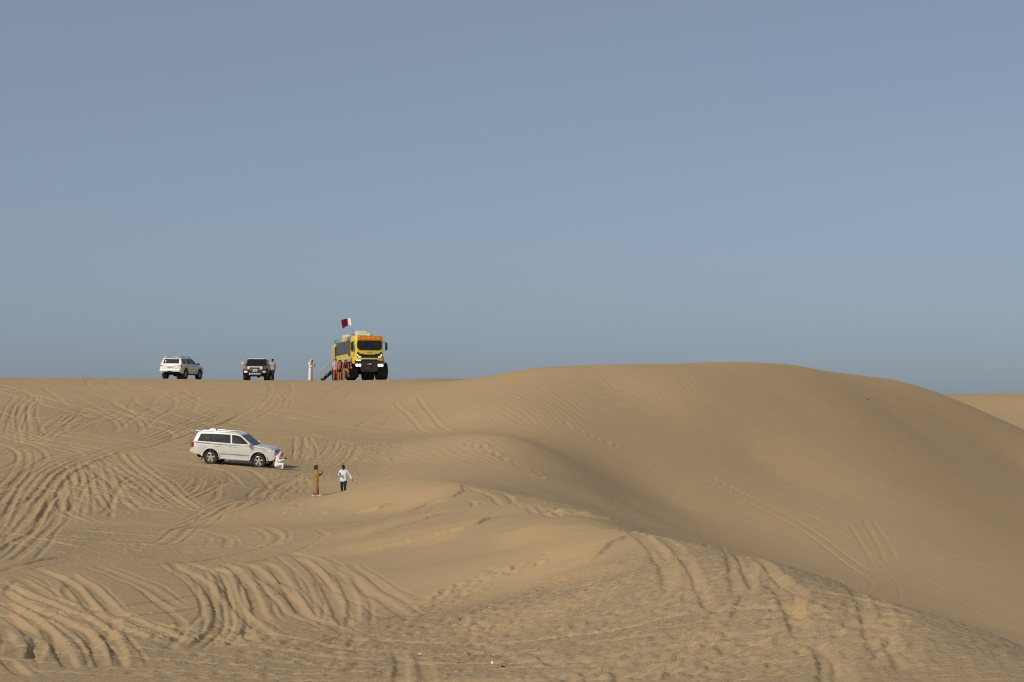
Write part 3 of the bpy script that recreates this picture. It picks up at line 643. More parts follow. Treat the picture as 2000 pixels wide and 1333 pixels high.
# ------------------------------------------------------------------ a station-wagon style off-roader
def arc(cx, cz, r, a0, a1, n=9):
    return [(cx+r*math.cos(R(a0+(a1-a0)*k/(n-1))), cz+r*math.sin(R(a0+(a1-a0)*k/(n-1)))) for k in range(n)]
class Car:
    """x forward, y left, z up, wheels touch z = 0"""
    def __init__(s, t, paint, wbelt, wsill, wroof, zbelt, zroof):
        s.t = t; s.paint = paint; s.wb = wbelt; s.ws = wsill; s.wr = wroof; s.zb = zbelt; s.zr = zroof
    def yg(s, z): return s.wb-.02+(s.wr-s.wb+.02)*(z-s.zb)/(s.zr-s.zb)
    def half(s, z):
        k = min(1, max(0, (z-s.zlo)/(s.zb-s.zlo))); return s.ws+(s.wb-s.ws)*min(1, k*1.8)-(.03 if k > .92 else 0)
    def body(s, poly, name='body'):
        n = len(poly); m = MB(); rings = []
        zlo = min(p[1] for p in poly)
        s.zlo = zlo; half = s.half
        cx = sum(p[0] for p in poly)/n; cz = sum(p[1] for p in poly)/n
        xmax = max(p[0] for p in poly); xmin = min(p[0] for p in poly)
        def taper(x): return 1-.10*max(0, (x-(xmax-.6))/.6)**2-.06*max(0, ((xmin+.4)-x)/.4)**2
        A = [(x, -half(z)*taper(x), z) for x, z in poly]; B = [(x, half(z)*taper(x), z) for x, z in poly]
        m.bridge(A, B)
        return m.build(name, s.paint, s.t, bevel=.035, seg=2, smooth=True, ang=50)
    def cabin(s, poly, name='cabin'):
        A = [(x, -s.yg(z), z) for x, z in poly]; B = [(x, s.yg(z), z) for x, z in poly]
        return MB().bridge(A, B).build(name, s.paint, s.t, bevel=.05, seg=3, smooth=True, ang=20)
    def side(s, name, poly, m, side, proud=.008, th=.03, bev=.012, parent=None):
        o = proud
        P = [(x, side*(s.yg(z)+o), z) for x, z in poly]
        return MB().prism(P, (0, -side*th, 0)).build(name, m, parent or s.t, bevel=bev)
    def flank(s, name, poly, m, side, y, th=.03, bev=.006, parent=None):
        return MB().prism([(x, side*((s.half(z)+.004) if y is None else y), z) for x, z in poly], (0, -side*th, 0)).build(name, m, parent or s.t, bevel=bev)
    def door(s, up, lo, m, side):
        mb = MB()
        for p in (up, lo): mb.prism([(x, side*(s.half(z)+.004), z) for x, z in p], (0, -side*.03, 0))
        return mb.build('door', m, s.t)
    def sheet(s, name, pts, m, th=.02, bev=.008, parent=None):
        p = [Vector(q) for q in pts]; nrm = (p[1]-p[0]).cross(p[2]-p[0]).normalized()
        return MB().prism(p, -nrm*th).build(name, m, parent or s.t, bevel=bev)

def underbody(t, x0, x1, w, z):
    m = MB().box(((x0+x1)/2, 0, z), (x1-x0, w, .16))
    for y in (-w*.36, w*.36): m.box(((x0+x1)/2, y, z-.08), (x1-x0, .09, .12))
    return m.build('underbody', 'underbody', t, bevel=.02)

def set_on_ground(t, x, y, rz, pts, sink=.03):
    """place a vehicle with its wheel points resting on the sand"""
    c, s_ = math.cos(rz), math.sin(rz); W_ = []
    for px, py in pts:
        wx, wy = x+px*c-py*s_, y+px*s_+py*c
        flatten(wx, wy, .45); W_.append((px, py, ground(wx, wy)-sink))
    A = np.array([[p[0], p[1], 1] for p in W_]); b = np.array([p[2] for p in W_])
    (gx, gy, g0), *_ = np.linalg.lstsq(A, b, rcond=None)
    X = Vector((1, 0, gx)).normalized(); Y = Vector((0, 1, gy)); Z = X.cross(Y).normalized(); Y = Z.cross(X)
    m = Matrix((X, Y, Z)).transposed()
    m = Matrix.Rotation(rz, 3, 'Z') @ m
    t.location = (x, y, g0); t.rotation_euler = m.to_euler()

# ---- silver-white wagon stopped on the shelf
def make_wagon():
    t = thing('offroad_wagon', 'silver-white estate off-roader with roof rails tilted nose-down on the slope', 'car')
    c = Car(t, 'pearl_paint', .985, .93, .76, 1.25, 1.87)
    body = [(-2.60,.66),(-2.63,.80),(-2.60,1.02),(-2.56,1.25),(-1.0,1.25),(.2,1.245),(.98,1.25),(1.55,1.235),(1.98,1.18),(2.22,1.08),(2.31,.92),(2.36,.72),(2.33,.52),(2.12,.44)]
    body += arc(1.425,.44,.50,-2,182)+[(.75,.42),(-.75,.42)]+arc(-1.425,.44,.50,-2,182)+[(-2.1,.52),(-2.45,.56)]
    b = c.body(body)
    c.cabin([(-2.53,1.24),(-2.40,1.60),(-2.28,1.84),(-1.9,1.885),(-.9,1.90),(0,1.875),(.22,1.83),(1.08,1.225)])
    for s in (-1, 1):
        w1 = c.side('side_window', [(-2.27,1.30),(-2.13,1.74),(-1.40,1.775),(-1.35,1.30)], 'side_glass', s)
        d1 = c.side('side_window', [(-1.28,1.30),(-1.33,1.775),(-.36,1.785),(-.28,1.295)], 'side_glass', s)
        d2 = c.side('side_window', [(-.20,1.295),(-.28,1.785),(.10,1.765),(.28,1.70),(.82,1.31)], 'side_glass', s)
        c.flank('belt_trim', [(-2.40,1.226),(.9,1.214),(1.75,1.128),(1.75,1.116),(.9,1.202),(-2.40,1.214)], 'steel', s, .978, .04)
        c.flank('door_trim', [(-.86,.70),(.86,.70),(.86,.62),(-.86,.62)], 'silver', s, None, .03)
        c.flank('running_board', [(-.88,.43),(.90,.43),(.90,.37),(-.88,.37)], 'silver', s, 1.02, .14)
        for x0, up_, lo_ in ((-.24, [(-.21,1.17),(.93,1.165),(.93,.88),(-.21,.88)], [(-.21,.88),(.93,.88),(.92,.80),(.86,.64),(.82,.50),(-.15,.50),(-.21,.62)]),
                             (-1.30, [(-1.27,1.17),(-.26,1.17),(-.26,.88),(-1.02,.88),(-1.15,.97),(-1.27,1.02)], [(-1.02,.88),(-.26,.88),(-.26,.60),(-.32,.50),(-.82,.50),(-.86,.66),(-.94,.80)])):
            d = c.door(up_, lo_, 'pearl_paint', s)
            MB().box((x0+.22, s*.995, 1.09), (.20, .03, .035)).build('door_handle', 'silver', d, bevel=.008)
        c.side('pillar_trim', [(-1.37,1.30),(-1.42,1.772),(-1.31,1.776),(-1.26,1.30)], 'plastic', s, .005, .02, 0)
        for xw in (1.425, -1.425):
            a1 = [(x, s*.972, z) for x, z in arc(xw,.44,.545,0,180,13)]; a0 = [(x, s*.972, z) for x, z in arc(xw,.44,.485,0,180,13)]
            MB().prism(a1+a0[::-1], (0, s*.03, 0)).build('wheel_arch', 'pearl_paint', t, bevel=.01)
        mi = MB().box((.86, s*1.10, 1.33), (.15, .22, .19)).build('door_mirror', 'pearl_paint', t, bevel=.04)
        MB().box((.79, s*1.10, 1.33), (.02, .18, .15)).build('mirror_glass', 'chrome', mi)
        MB().box((2.13, s*.76, 1.0), (.34, .34, .17), (0, .12, -s*.26)).build('headlight', 'clear_lens', t, bevel=.04)
        MB().box((2.315, s*.70, .61), (.08, .26, .10), (0, 0, -s*.2)).build('fog_light', 'chrome', t, bevel=.02)
        MB().box((-2.56, s*.87, 1.08), (.14, .20, .30)).build('tail_light', 'red_lens', t, bevel=.03)
        MB().tube([(-2.05, s*.70, 1.865), (-1.95, s*.70, 1.915), (-.2, s*.70, 1.92), (.05, s*.71, 1.86)], .028).build('roof_rail', 'silver', t, smooth=True)
        MB().prism([(-1.96, s*.90, .46), (-1.96, s*.70, .46), (-1.98, s*.70, .22), (-1.98, s*.90, .22)], (-.015, 0, 0)).build('mud_flap', 'plastic', t)
    c.sheet('windscreen', [(1.035,-.80,1.27),(1.035,.80,1.27),(.31,.69,1.80),(.31,-.69,1.80)], 'glass', .03)
    c.sheet('rear_window', [(-2.525,.72,1.32),(-2.525,-.72,1.32),(-2.345,-.66,1.74),(-2.345,.66,1.74)], 'glass', .03)
    c.sheet('bonnet', [(1.12,-.72,1.262),(1.9,-.66,1.205),(1.9,.66,1.205),(1.12,.72,1.262)], 'pearl_paint', .03, .02)
    g = MB().box((2.26, 0, .93), (.10, 1.04, .22), (0, -.25, 0)).build('grille', 'plastic', t, bevel=.02)
    for k in range(3): MB().box((2.325-.012*k, 0, .865+.065*k), (.03, 1.0, .022)).build('grille_bar', 'chrome', g)
    MB().lathe_y([(0, -.01), (.07, -.01), (.07, .01), (0, .01)], n=20).build('emblem', 'chrome', g).matrix_local = Matrix.Translation((2.35, 0, .93)) @ Matrix.Rotation(math.pi/2, 4, 'Z')
    MB().box((2.36, 0, .66), (.03, .52, .12)).build('number_plate', 'plate', t)
    MB().box((2.30, 0, .50), (.10, 1.2, .10)).build('lower_grille', 'plastic', t, bevel=.02)
    MB().box((-2.62, 0, .70), (.14, 1.78, .20)).build('rear_bumper', 'pearl_paint', t, bevel=.05)
    MB().prism([(-2.16,-.66,1.85),(-2.16,.66,1.85),(-2.50,.64,1.845),(-2.54,.58,1.84),(-2.54,-.58,1.84),(-2.50,-.64,1.845)], (0, 0, .03)).build('roof_spoiler', 'pearl_paint', t, bevel=.015)
    MB().tube([(-1.75, -.15, 1.89), (-1.78, -.15, 2.03)], [.02, .012]).build('antenna', 'plastic', t)
    MB().box((-1.25, -.62, 2.0), (.10, .08, .10)).build('roof_lamp', 'plastic', t, bevel=.02)
    MB().box((-2.68, .35, 1.0), (.10, .34, .34)).build('spare_carrier', 'plastic', t, bevel=.06)
    underbody(t, -2.3, 2.1, 1.5, .48)
    four_wheels(t, 1.425, -1.425, 1.70, .41, .28, .265, spokes=5)
    return t
wagon = make_wagon()
_p = at(466, 909, 136.5)
set_on_ground(wagon, _p[0], _p[1], R(-9), [(1.425,.85),(1.425,-.85),(-1.425,.85),(-1.425,-.85)])

# ---- white off-roader seen from behind, on the plateau
def make_white_suv():
    t = thing('offroad_car', 'white off-roader parked on the ridge showing its rear, leftmost vehicle', 'car')
    c = Car(t, 'white_paint', .955, .90, .73, 1.20, 1.76)
    body = [(-2.30,.66),(-2.36,.80),(-2.33,1.0),(-2.28,1.20),(-1.0,1.20),(.3,1.20),(.85,1.19),(1.6,1.15),(2.05,1.08),(2.25,.98),(2.32,.72),(2.25,.56),(2.02,.50)]
    body += arc(1.42,.47,.53,0,180)+[(.74,.47),(-.70,.47)]+arc(-1.38,.47,.53,0,180)+[(-2.0,.58)]
    c.body(body)
    c.cabin([(-2.26,1.19),(-2.10,1.52),(-2.02,1.72),(-1.7,1.77),(-.8,1.79),(.1,1.77),(.26,1.72),(.98,1.185)])
    for s in (-1, 1):
        c.side('side_window', [(-1.98,1.27),(-1.86,1.62),(-1.30,1.655),(-1.26,1.26)], 'side_glass', s)
        c.side('side_window', [(-1.10,1.25),(-1.16,1.665),(-.34,1.685),(-.26,1.245)], 'side_glass', s)
        c.side('side_window', [(-.18,1.245),(-.26,1.685),(.12,1.665),(.26,1.61),(.76,1.25)], 'side_glass', s)
        for x0, up_, lo_ in ((-.22, [(-.19,1.13),(.88,1.13),(.88,.87),(-.19,.87)], [(-.19,.87),(.88,.87),(.82,.70),(.78,.55),(-.14,.55),(-.19,.66)]),
                             (-1.22, [(-1.19,1.13),(-.25,1.13),(-.25,.87),(-.95,.87),(-1.08,.98),(-1.19,1.03)], [(-.95,.87),(-.25,.87),(-.25,.64),(-.30,.55),(-.76,.55),(-.80,.68)])):
            d = c.door(up_, lo_, 'white_paint', s)
            MB().box((x0+.2, s*.97, 1.06), (.2, .03, .035)).build('door_handle', 'plastic', d, bevel=.008)
        for xw in (1.42, -1.38):
            a1 = [(x, s*.94, z) for x, z in arc(xw,.47,.57,0,180,13)]; a0 = [(x, s*.94, z) for x, z in arc(xw,.47,.51,0,180,13)]
            MB().prism(a1+a0[::-1], (0, s*.045, 0)).build('wheel_arch', 'white_paint', t, bevel=.01)
        mi = MB().box((.74, s*1.07, 1.28), (.14, .22, .19)).build('door_mirror', 'plastic', t, bevel=.04)
        MB().box((.665, s*1.07, 1.28), (.012, .18, .14)).build('mirror_glass', 'chrome', mi)
        tl = MB().box((-2.24, s*.83, 1.05), (.16, .22, .18)).build('tail_light', 'red_lens', t, bevel=.03)
        MB().box((-2.25, s*.83, .90), (.15, .20, .10)).build('lower_lens', 'clear_lens', tl, bevel=.02)
        MB().tube([(-1.75, s*.64, 1.765), (-1.6, s*.64, 1.83), (-.2, s*.64, 1.84), (.05, s*.65, 1.77)], .024).build('roof_rail', 'plastic', t, smooth=True)
        MB().tube([(-.62, s*.93, .42), (.70, s*.93, .42)], .05).build('side_step', 'plastic', t, smooth=True)
        MB().box((2.16, s*.74, .93), (.2, .34, .18), (0, 0, -s*.3)).build('headlight', 'clear_lens', t, bevel=.03)
    rw = c.sheet('rear_window', [(-2.235,.70,1.265),(-2.235,-.70,1.265),(-2.075,-.64,1.625),(-2.075,.64,1.625)], 'glass', .03)
    rg = []
    for k in range(15): a = R(50+260*k/14); rg.append((.085*math.cos(a), .085*math.sin(a)))
    for k in range(14, -1, -1): a = R(50+260*k/14); rg.append((.05*math.cos(a), .05*math.sin(a)))
    MB().prism([(-2.205-(z_*-.43)*1.0+.0, .46-y_, 1.44+z_) for y_, z_ in rg], (-.012, 0, 0)).build('window_sticker', 'plate', rw)
    c.sheet('windscreen', [(.945,-.78,1.23),(.945,.78,1.23),(.335,.67,1.69),(.335,-.67,1.69)], 'glass', .03)
    tg = MB().prism([(-2.345,-.72,1.18),(-2.345,.72,1.18),(-2.375,.74,.82),(-2.375,-.74,.82)], (.03, 0, 0)).build('tailgate', 'white_paint', t, bevel=.02)
    MB().box((-2.385, 0, 1.06), (.03, .66, .05)).build('tailgate_handle', 'chrome', tg, bevel=.01)
    pl = MB().box((-2.395, 0, .98), (.02, .50, .12)).build('number_plate', 'plate', tg)
    for k, x in enumerate((-.19,-.11,-.05,.01,.07,.13,.19)): MB().box((-2.408, x, .98), (.006, .03, .07)).build('plate_mark', 'ink', pl)
    MB().box((-2.39, -.50, .87), (.01, .16, .03)).build('badge', 'chrome', tg)
    MB().box((-2.38, 0, .70), (.20, 1.78, .20)).build('rear_bumper', 'white_paint', t, bevel=.05)
    MB().box((-2.42, 0, .60), (.12, .42, .14)).build('tow_bar', 'underbody', t, bevel=.02)
    MB().box((-2.02, 0, 1.775), (.26, 1.24, .04)).build('roof_spoiler', 'white_paint', t, bevel=.015)
    MB().tube([(-1.5, .15, 1.785), (-1.56, .15, 1.86)], [.03, .012]).build('antenna', 'white_plastic', t)
    MB().box((.0, -.35, 1.81), (.12, .12, .10)).build('roof_lamp', 'white_plastic', t, bevel=.02)
    MB().box((2.27, 0, .80), (.10, 1.5, .30)).build('grille', 'plastic', t, bevel=.04)
    underbody(t, -2.0, 2.0, 1.4, .52)
    MB().lathe_y([(0,-.7),(.06,-.7),(.06,-.12),(.16,-.1),(.16,.1),(.06,.12),(.06,.7),(0,.7)], (-1.38,0,.40), 12).build('rear_axle', 'underbody', t)
    four_wheels(t, 1.42, -1.38, 1.66, .43, .30, .24, spokes=6, rimmat='steel')
    return t
suv = make_white_suv()
_p = at(354, 741, 191.6)
set_on_ground(suv, _p[0], 192.0, R(74), [(1.42,.83),(1.42,-.83),(-1.38,.83),(-1.38,-.83)])

# ---- boxy dark off-roader facing the viewer
def make_boxy_suv():
    t = thing('boxy_offroad_car', 'dark boxy off-roader with white roof and white grille facing forward on the ridge', 'car')
    c = Car(t, 'brick_paint', .95, .90, .76, 1.24, 1.80)
    body = [(-2.2,.66),(-2.25,.9),(-2.2,1.24),(-.8,1.24),(.4,1.24),(.72,1.24),(1.6,1.20),(2.12,1.15),(2.2,1.06),(2.22,.74),(2.12,.60)]
    body += arc(1.38,.48,.54,5,180)+[(.7,.48),(-.7,.48)]+arc(-1.31,.48,.54,0,180)+[(-1.95,.58)]
    c.body(body)
    c.paint = 'plastic'
    cb = c.cabin([(-2.18,1.23),(-2.10,1.74),(-1.9,1.77),(.40,1.77),(.50,1.73),(.80,1.23)])
    MB().prism([(-2.08,-.70,1.775),(-2.08,.70,1.775),(.36,.70,1.775),(.46,.62,1.775),(.46,-.62,1.775),(.36,-.70,1.775)], (0, 0, .07)).build('roof', 'white_paint', t, bevel=.03)
    for s in (-1, 1):
        c.side('side_window', [(-1.25,1.30),(-1.25,1.68),(-.42,1.69),(-.36,1.30)], 'side_glass', s)
        c.side('side_window', [(-.26,1.30),(-.32,1.69),(.38,1.68),(.64,1.30)], 'side_glass', s)
        d = c.door([(-.32,1.18),(.70,1.18),(.70,.90),(-.32,.90)], [(-.32,.90),(.70,.90),(.68,.74),(.62,.58),(-.24,.58),(-.30,.74)], 'brick_paint', s)
        MB().box((-.14, s*.97, 1.10), (.18, .03, .04)).build('door_handle', 'plastic', d, bevel=.008)
        mi = MB().box((.62, s*1.14, 1.42), (.14, .17, .24)).build('door_mirror', 'white_paint', t, bevel=.05)
        MB().tube([(.62, s*.92, 1.30), (.62, s*1.10, 1.34)], .025).build('mirror_arm', 'plastic', mi)
        for xw in (1.38, -1.31):
            a1 = [(x, s*.93, z) for x, z in arc(xw,.48,.60,0,180,13)]; a0 = [(x, s*.93, z) for x, z in arc(xw,.48,.51,0,180,13)]
            MB().prism(a1+a0[::-1], (0, s*.06, 0)).build('wheel_arch', 'plastic', t, bevel=.01)
        MB().box((2.17, s*.82, 1.02), (.10, .20, .18)).build('corner_patch', 'amber_lens' if s < 0 else 'red_lens', t, bevel=.02)  # sunlight put into the colour: amber on the sunward brick corner, red opposite
        MB().box((2.25, s*.74, .70), (.08, .24, .12)).build('fog_light', 'drl' if s < 0 else 'clear_lens', t, bevel=.02)
        MB().box((2.20, s*.78, .70), (.16, .42, .26)).build('bumper_corner', 'plastic', t, bevel=.04)
    c.sheet('windscreen', [(.80,-.80,1.27),(.80,.80,1.27),(.535,.70,1.73),(.535,-.70,1.73)], 'glass', .03)
    for k in (-.35, 0, .35): MB().tube([(.86, k, 1.27), (.80, k+.24, 1.36)], .008, 5).build('wiper', 'plastic', t)
    c.sheet('rear_window', [(-2.19,.66,1.32),(-2.19,-.66,1.32),(-2.13,-.62,1.68),(-2.13,.62,1.68)], 'glass', .02)
    c.sheet('bonnet', [(.84,-.80,1.252),(2.08,-.78,1.168),(2.08,.78,1.168),(.84,.80,1.252)], 'grey_paint', .03, .02)
    gr = MB().box((2.21, 0, 1.01), (.08, 1.22, .25)).build('grille_surround', 'white_paint', t, bevel=.05)
    MB().box((2.245, 0, .99), (.03, .80, .13)).build('grille', 'plastic', gr, bevel=.01)
    lettering('TOYOTA', .085, 'silver', gr, 'grille_lettering', (2.264, 0, .99), (math.pi/2, 0, math.pi/2))
    for s in (-1, 1):
        h = MB().lathe_y([(0, -.02), (.095, -.02), (.095, .02), (.08, .03), (0, .03)], n=20).build('headlight', 'clear_lens', gr)
        h.matrix_local = Matrix.Translation((2.26, s*.52, 1.0)) @ Matrix.Rotation(-math.pi/2, 4, 'Z')
    MB().box((2.19, 0, .72), (.16, 1.30, .26)).build('front_bumper', 'plastic', t, bevel=.04)
    pl = MB().box((2.285, 0, .80), (.02, .36, .18)).build('number_plate', 'plate', t)
    for k in (-.09, -.03, .03, .09): MB().box((2.297, k, .79), (.006, .035, .09)).build('plate_mark', 'ink', pl)
    MB().prism([(2.20,-.50,.66),(2.20,.50,.66),(2.28,.44,.48),(2.28,-.44,.48)], (.02, 0, 0)).build('skid_plate', 'silver', t, bevel=.01)
    MB().box((2.14, 0, .42), (.2, 1.2, .12)).build('cross_member', 'underbody', t, bevel=.03)
    MB().lathe_y([(0,-.7),(.06,-.7),(.06,-.12),(.15,-.1),(.15,.1),(.06,.12),(.06,.7),(0,.7)], (-1.31,0,.46), 12).build('rear_axle', 'underbody', t)
    sp = MB().lathe_y([(.18,-.12),(.38,-.12),(.40,-.08),(.40,.08),(.38,.12),(.18,.12)], n=28).build('spare_wheel', 'rubber', t, smooth=True)
    sp.matrix_local = Matrix.Translation((-2.38, .1, 1.12)) @ Matrix.Rotation(math.pi/2, 4, 'Z')
    underbody(t, -1.9, 1.9, 1.3, .60)
    four_wheels(t, 1.38, -1.31, 1.66, .44, .32, .24, spokes=6, rimmat='steel')
    return t
fj = make_boxy_suv()
_p = at(498.5, 743, 191.6)
set_on_ground(fj, _p[0], 193.0, R(-88.5), [(1.38,.83),(1.38,-.83),(-1.31,.83),(-1.31,-.83)])

# ---- big-wheeled yellow tour bus
def make_bus():
    t = thing('monster_truck_bus', 'yellow tour bus on huge black tyres parked on the ridge', 'bus')
    HW = 1.16; ZT = 3.62
    # cab: rounded front end
    def ring(x, hw, z0, z1, r=.14):
        pts = []
        for cx_, cz_, a in ((hw-r, z1-r, 0), (-(hw-r), z1-r, 90), (-(hw-r), z0+r, 180), (hw-r, z0+r, 270)):
            for k in range(4): q = R(a+30*k); pts.append((x, cx_+r*math.cos(q), cz_+r*math.sin(q)))
        return pts
    MB().loft([ring(2.05,HW,1.18,ZT), ring(3.15,HW,1.18,ZT), ring(3.50,HW,1.20,ZT-.02), ring(3.68,HW-.05,1.24,ZT-.10), ring(3.74,HW-.12,1.32,ZT-.22)]).build('cab', 'yellow_paint', t, smooth=True)
    MB().loft([ring(-4.30,HW+.02,1.22,ZT+.02,.16), ring(1.95,HW+.02,1.22,ZT+.02,.16)]).build('passenger_body', 'bus_body_paint', t, smooth=True)
    MB().box((2.0, 0, 2.4), (.14, 2*HW-.08, 2.2)).build('cab_joint', 'plastic', t)
    # front face
    ws = MB().prism([(3.755,-.98,3.17),(3.755,.98,3.17),(3.77,1.04,2.95),(3.77,1.02,2.58),(3.77,.84,2.40),(3.77,-.84,2.40),(3.77,-1.02,2.58),(3.77,-1.04,2.95)], (-.08, 0, 0)).build('windscreen', 'glass', t, bevel=.02)
    for k in (-.5, .25): MB().tube([(3.785, k, 2.43), (3.785, k+.62, 2.50)], .012, 5).build('wiper', 'plastic', ws)
    sg = MB().prism([(3.70,-1.0,3.24),(3.70,1.0,3.24),(3.66,.98,3.56),(3.66,-.98,3.56)], (.08, 0, 0)).build('header_sign', 'orange_sign', t, bevel=.02)
    MB().box((3.785, 0, 3.225), (.05, 2.0, .05)).build('sign_rim', 'orange_sign', sg, bevel=.01)
    L = .205                                         # nine angular yellow letter shapes on the header
    def stroke(m, a, b, w=.035):
        a = Vector((0, a[0], a[1])); b = Vector((0, b[0], b[1])); d = (b-a).normalized(); n_ = Vector((0, -d.z, d.y))*w/2
        m.prism([a+n_, b+n_, b-n_, a-n_], (.012, 0, 0))
    shapes = [((0,1),(1,1),(0,0),(1,0)), ((0,0),(.5,1),(1,0)), ((0,1),(.2,0),(.8,0),(1,1)), ((0,0),(.5,1),(1,0)), ((0,0),(0,1),(.5,.4),(1,1),(1,0)), ((0,0),(.5,1),(1,0)), ((0,1),(1,1),(0,0),(1,0)), ((0,0),(.5,1),(1,0)), ((0,0),(0,1))]
    for k, sh in enumerate(shapes):
        m = MB()
        for a, b in zip(sh[:-1], sh[1:]): stroke(m, (a[0]*.14, a[1]*.19), (b[0]*.14, b[1]*.19))
        o = m.build('sign_letter', 'yellow_letter', sg); o.location = (3.762, -.92+k*L, 3.31); o.rotation_euler = (0, -.12, 0)
    lettering('IVECO', .17, 'chrome', t, 'front_lettering', (3.765, 0, 2.24), (math.pi/2, 0, math.pi/2), .008)
    g = MB().prism([(3.74,-.92,2.12),(3.74,-.50,2.12),(3.74,-.44,2.06),(3.74,.44,2.06),(3.74,.50,2.12),(3.74,.92,2.12),(3.74,.80,1.80),(3.74,-.80,1.80)], (.035, 0, 0)).build('grille', 'plastic', t, bevel=.01)
    for k in range(3): MB().box((3.785, 0, 1.86+.07*k), (.02, 1.3, .018)).build('grille_bar', 'underbody', g)
    bar = MB().tube([(3.80,-.72,1.62),(3.83,-.58,1.72),(3.83,.58,1.72),(3.80,.72,1.62)], .035).build('bumper_bar', 'cream', t, smooth=True)
    for s in (-1, 1):
        hl = MB().prism([(3.72,s*.66,1.78),(3.72,s*1.04,1.86),(3.72,s*1.06,2.20),(3.72,s*.90,2.27)], (.04, 0, 0)).build('headlight', 'glass', t, bevel=.01)
        MB().tube([(3.775,s*.70,1.84),(3.775,s*.86,1.86),(3.775,s*.96,1.95),(3.775,s*.99,2.08)], .035, 6).build('running_light', 'drl', hl)
        bc = MB().box((3.62, s*.92, 1.33), (.26, .50, .56)).build('bumper_corner', 'plastic', t, bevel=.06)
        MB().box((3.76, s*.92, 1.57), (.03, .38, .06)).build('position_light', 'amber_lens' if s > 0 else 'drl', bc)
        for dy in (-.11, .11):
            f = MB().lathe_y([(0,-.03),(.115,-.03),(.118,.02),(.09,.04),(0,.045)], n=18).build('fog_light', 'lamp', bc)
            f.matrix_local = Matrix.Translation((3.765, s*.92+dy, 1.18)) @ Matrix.Rotation(-math.pi/2, 4, 'Z')
        MB().prism([(2.75,s*HW,1.30),(3.60,s*HW,1.30),(3.45,s*HW,1.75),(3.15,s*HW,1.95),(2.2,s*HW,1.95),(1.85,s*HW,1.70),(1.70,s*HW,1.30),(1.90,s*HW,1.30),(2.1,s*HW,1.62),(2.4,s*HW,1.78),(2.9,s*HW,1.70)], (0, s*.14, 0)).build('front_fender', 'yellow_paint', t, bevel=.03)
        MB().prism([(-3.3,s*HW,1.40),(-3.0,s*HW,1.75),(-1.6,s*HW,1.75),(-1.3,s*HW,1.40),(-1.42,s*HW,1.40),(-1.68,s*HW,1.66),(-2.92,s*HW,1.66),(-3.18,s*HW,1.40)], (0, s*.14, 0)).build('rear_fender', 'yellow_paint', t, bevel=.03)
        mr_ = MB().box((3.62, s*1.42, 2.72), (.16, .20, .62)).build('mirror', 'plastic', t, bevel=.05)
        MB().box((3.53, s*1.42, 2.72), (.015, .16, .55)).build('mirror_glass', 'chrome', mr_)
        MB().tube([(3.45, s*1.12, 3.10), (3.60, s*1.40, 3.08), (3.62, s*1.42, 2.95)], .03).build('mirror_arm', 'plastic', mr_)
        MB().prism([(2.25,s*(HW+.001),2.35),(3.30,s*(HW+.001),2.30),(3.22,s*(HW+.001),3.12),(2.25,s*(HW+.001),3.15)], (0, s*.02, 0)).build('cab_window', 'bus_glass', t, bevel=.005)
        n = 8; x0, x1 = (-3.35, 1.85) if s < 0 else (-4.15, 1.85)
        for k in range(n):
            a = x0+(x1-x0)*k/n; b = x0+(x1-x0)*(k+1)/n-.09
            MB().prism([(a,s*(HW+.02),2.27),(b,s*(HW+.02),2.27),(b,s*(HW+.02),3.24),(a,s*(HW+.02),3.24)], (0, s*.018, 0)).build('side_window', 'bus_glass', t, bevel=.005)
        MB().box(((x0+x1)/2, s*(HW+.013), 2.755), (x1-x0+.14, .026, 1.05)).build('window_surround', 'plastic', t)
        MB().prism([(-1.1,s*(HW+.02),1.45),(-.55,s*(HW+.02),1.45),(-.55,s*(HW+.02),1.62),(-1.1,s*(HW+.02),1.62)], (0, s*.01, 0)).build('side_mark', 'brick_paint', t)
    dw = MB().box((-3.85, -(HW+.02), 2.10), (.82, .03, 1.75)).build('doorway', 'underbody', t)
    dr = MB().box((-3.42, -(HW+.11), 2.20), (.06, .17, 1.95)).build('door', 'cream', t, bevel=.02)
    MB().box((-3.385, -(HW+.11), 2.5), (.02, .07, .95)).build('door_window', 'glass', dr)
    MB().box((-4.28, -(HW+.10), 2.2), (.05, .22, 1.9)).build('door_frame', 'cream', t, bevel=.02)
    fb = MB().prism([(3.66,-.72,1.66),(3.66,.72,1.66),(3.66,.80,1.05),(3.60,.62,.66),(3.60,-.62,.66),(3.66,-.80,1.05)], (.10, 0, 0)).build('front_bumper', 'plastic', t, bevel=.03)
    pl = MB().box((3.77, .02, 1.28), (.02, .50, .15)).build('number_plate', 'ink', fb)
    for y_, w_ in ((-.14,.02),(-.04,.07),(.05,.06),(.13,.05)): MB().box((3.784, y_, 1.28), (.006, w_, .09)).build('plate_mark', 'plate', pl)
    # roof: white air units and hatch
    MB().box((2.3, -.38, ZT+.21), (1.1, .80, .36)).build('roof_air_unit', 'white_plastic', t, bevel=.06)
    MB().box((2.85, .16, ZT+.10), (.20, .24, .22)).build('roof_beacon', 'white_plastic', t, bevel=.06)
    MB().box((2.95, .38, ZT+.02), (.16, .18, .09)).build('roof_horn', 'plastic', t, bevel=.03)
    MB().box((-.6, -.55, ZT+.14), (2.6, .95, .24)).build('roof_air_unit', 'white_plastic', t, bevel=.08)
    MB().box((1.3, .2, ZT+.06), (.8, .8, .10)).build('roof_hatch', 'white_plastic', t, bevel=.03)
    # frame, axles, wheels
    ch = MB()
    for y_ in (-.42, .42): ch.box((-.3, y_, 1.05), (7.4, .14, .24))
    for x_ in (-3.6, -1.2, .6, 3.2): ch.box((x_, 0, 1.05), (.14, .9, .18))
    ch.build('chassis', 'underbody', t, bevel=.02)
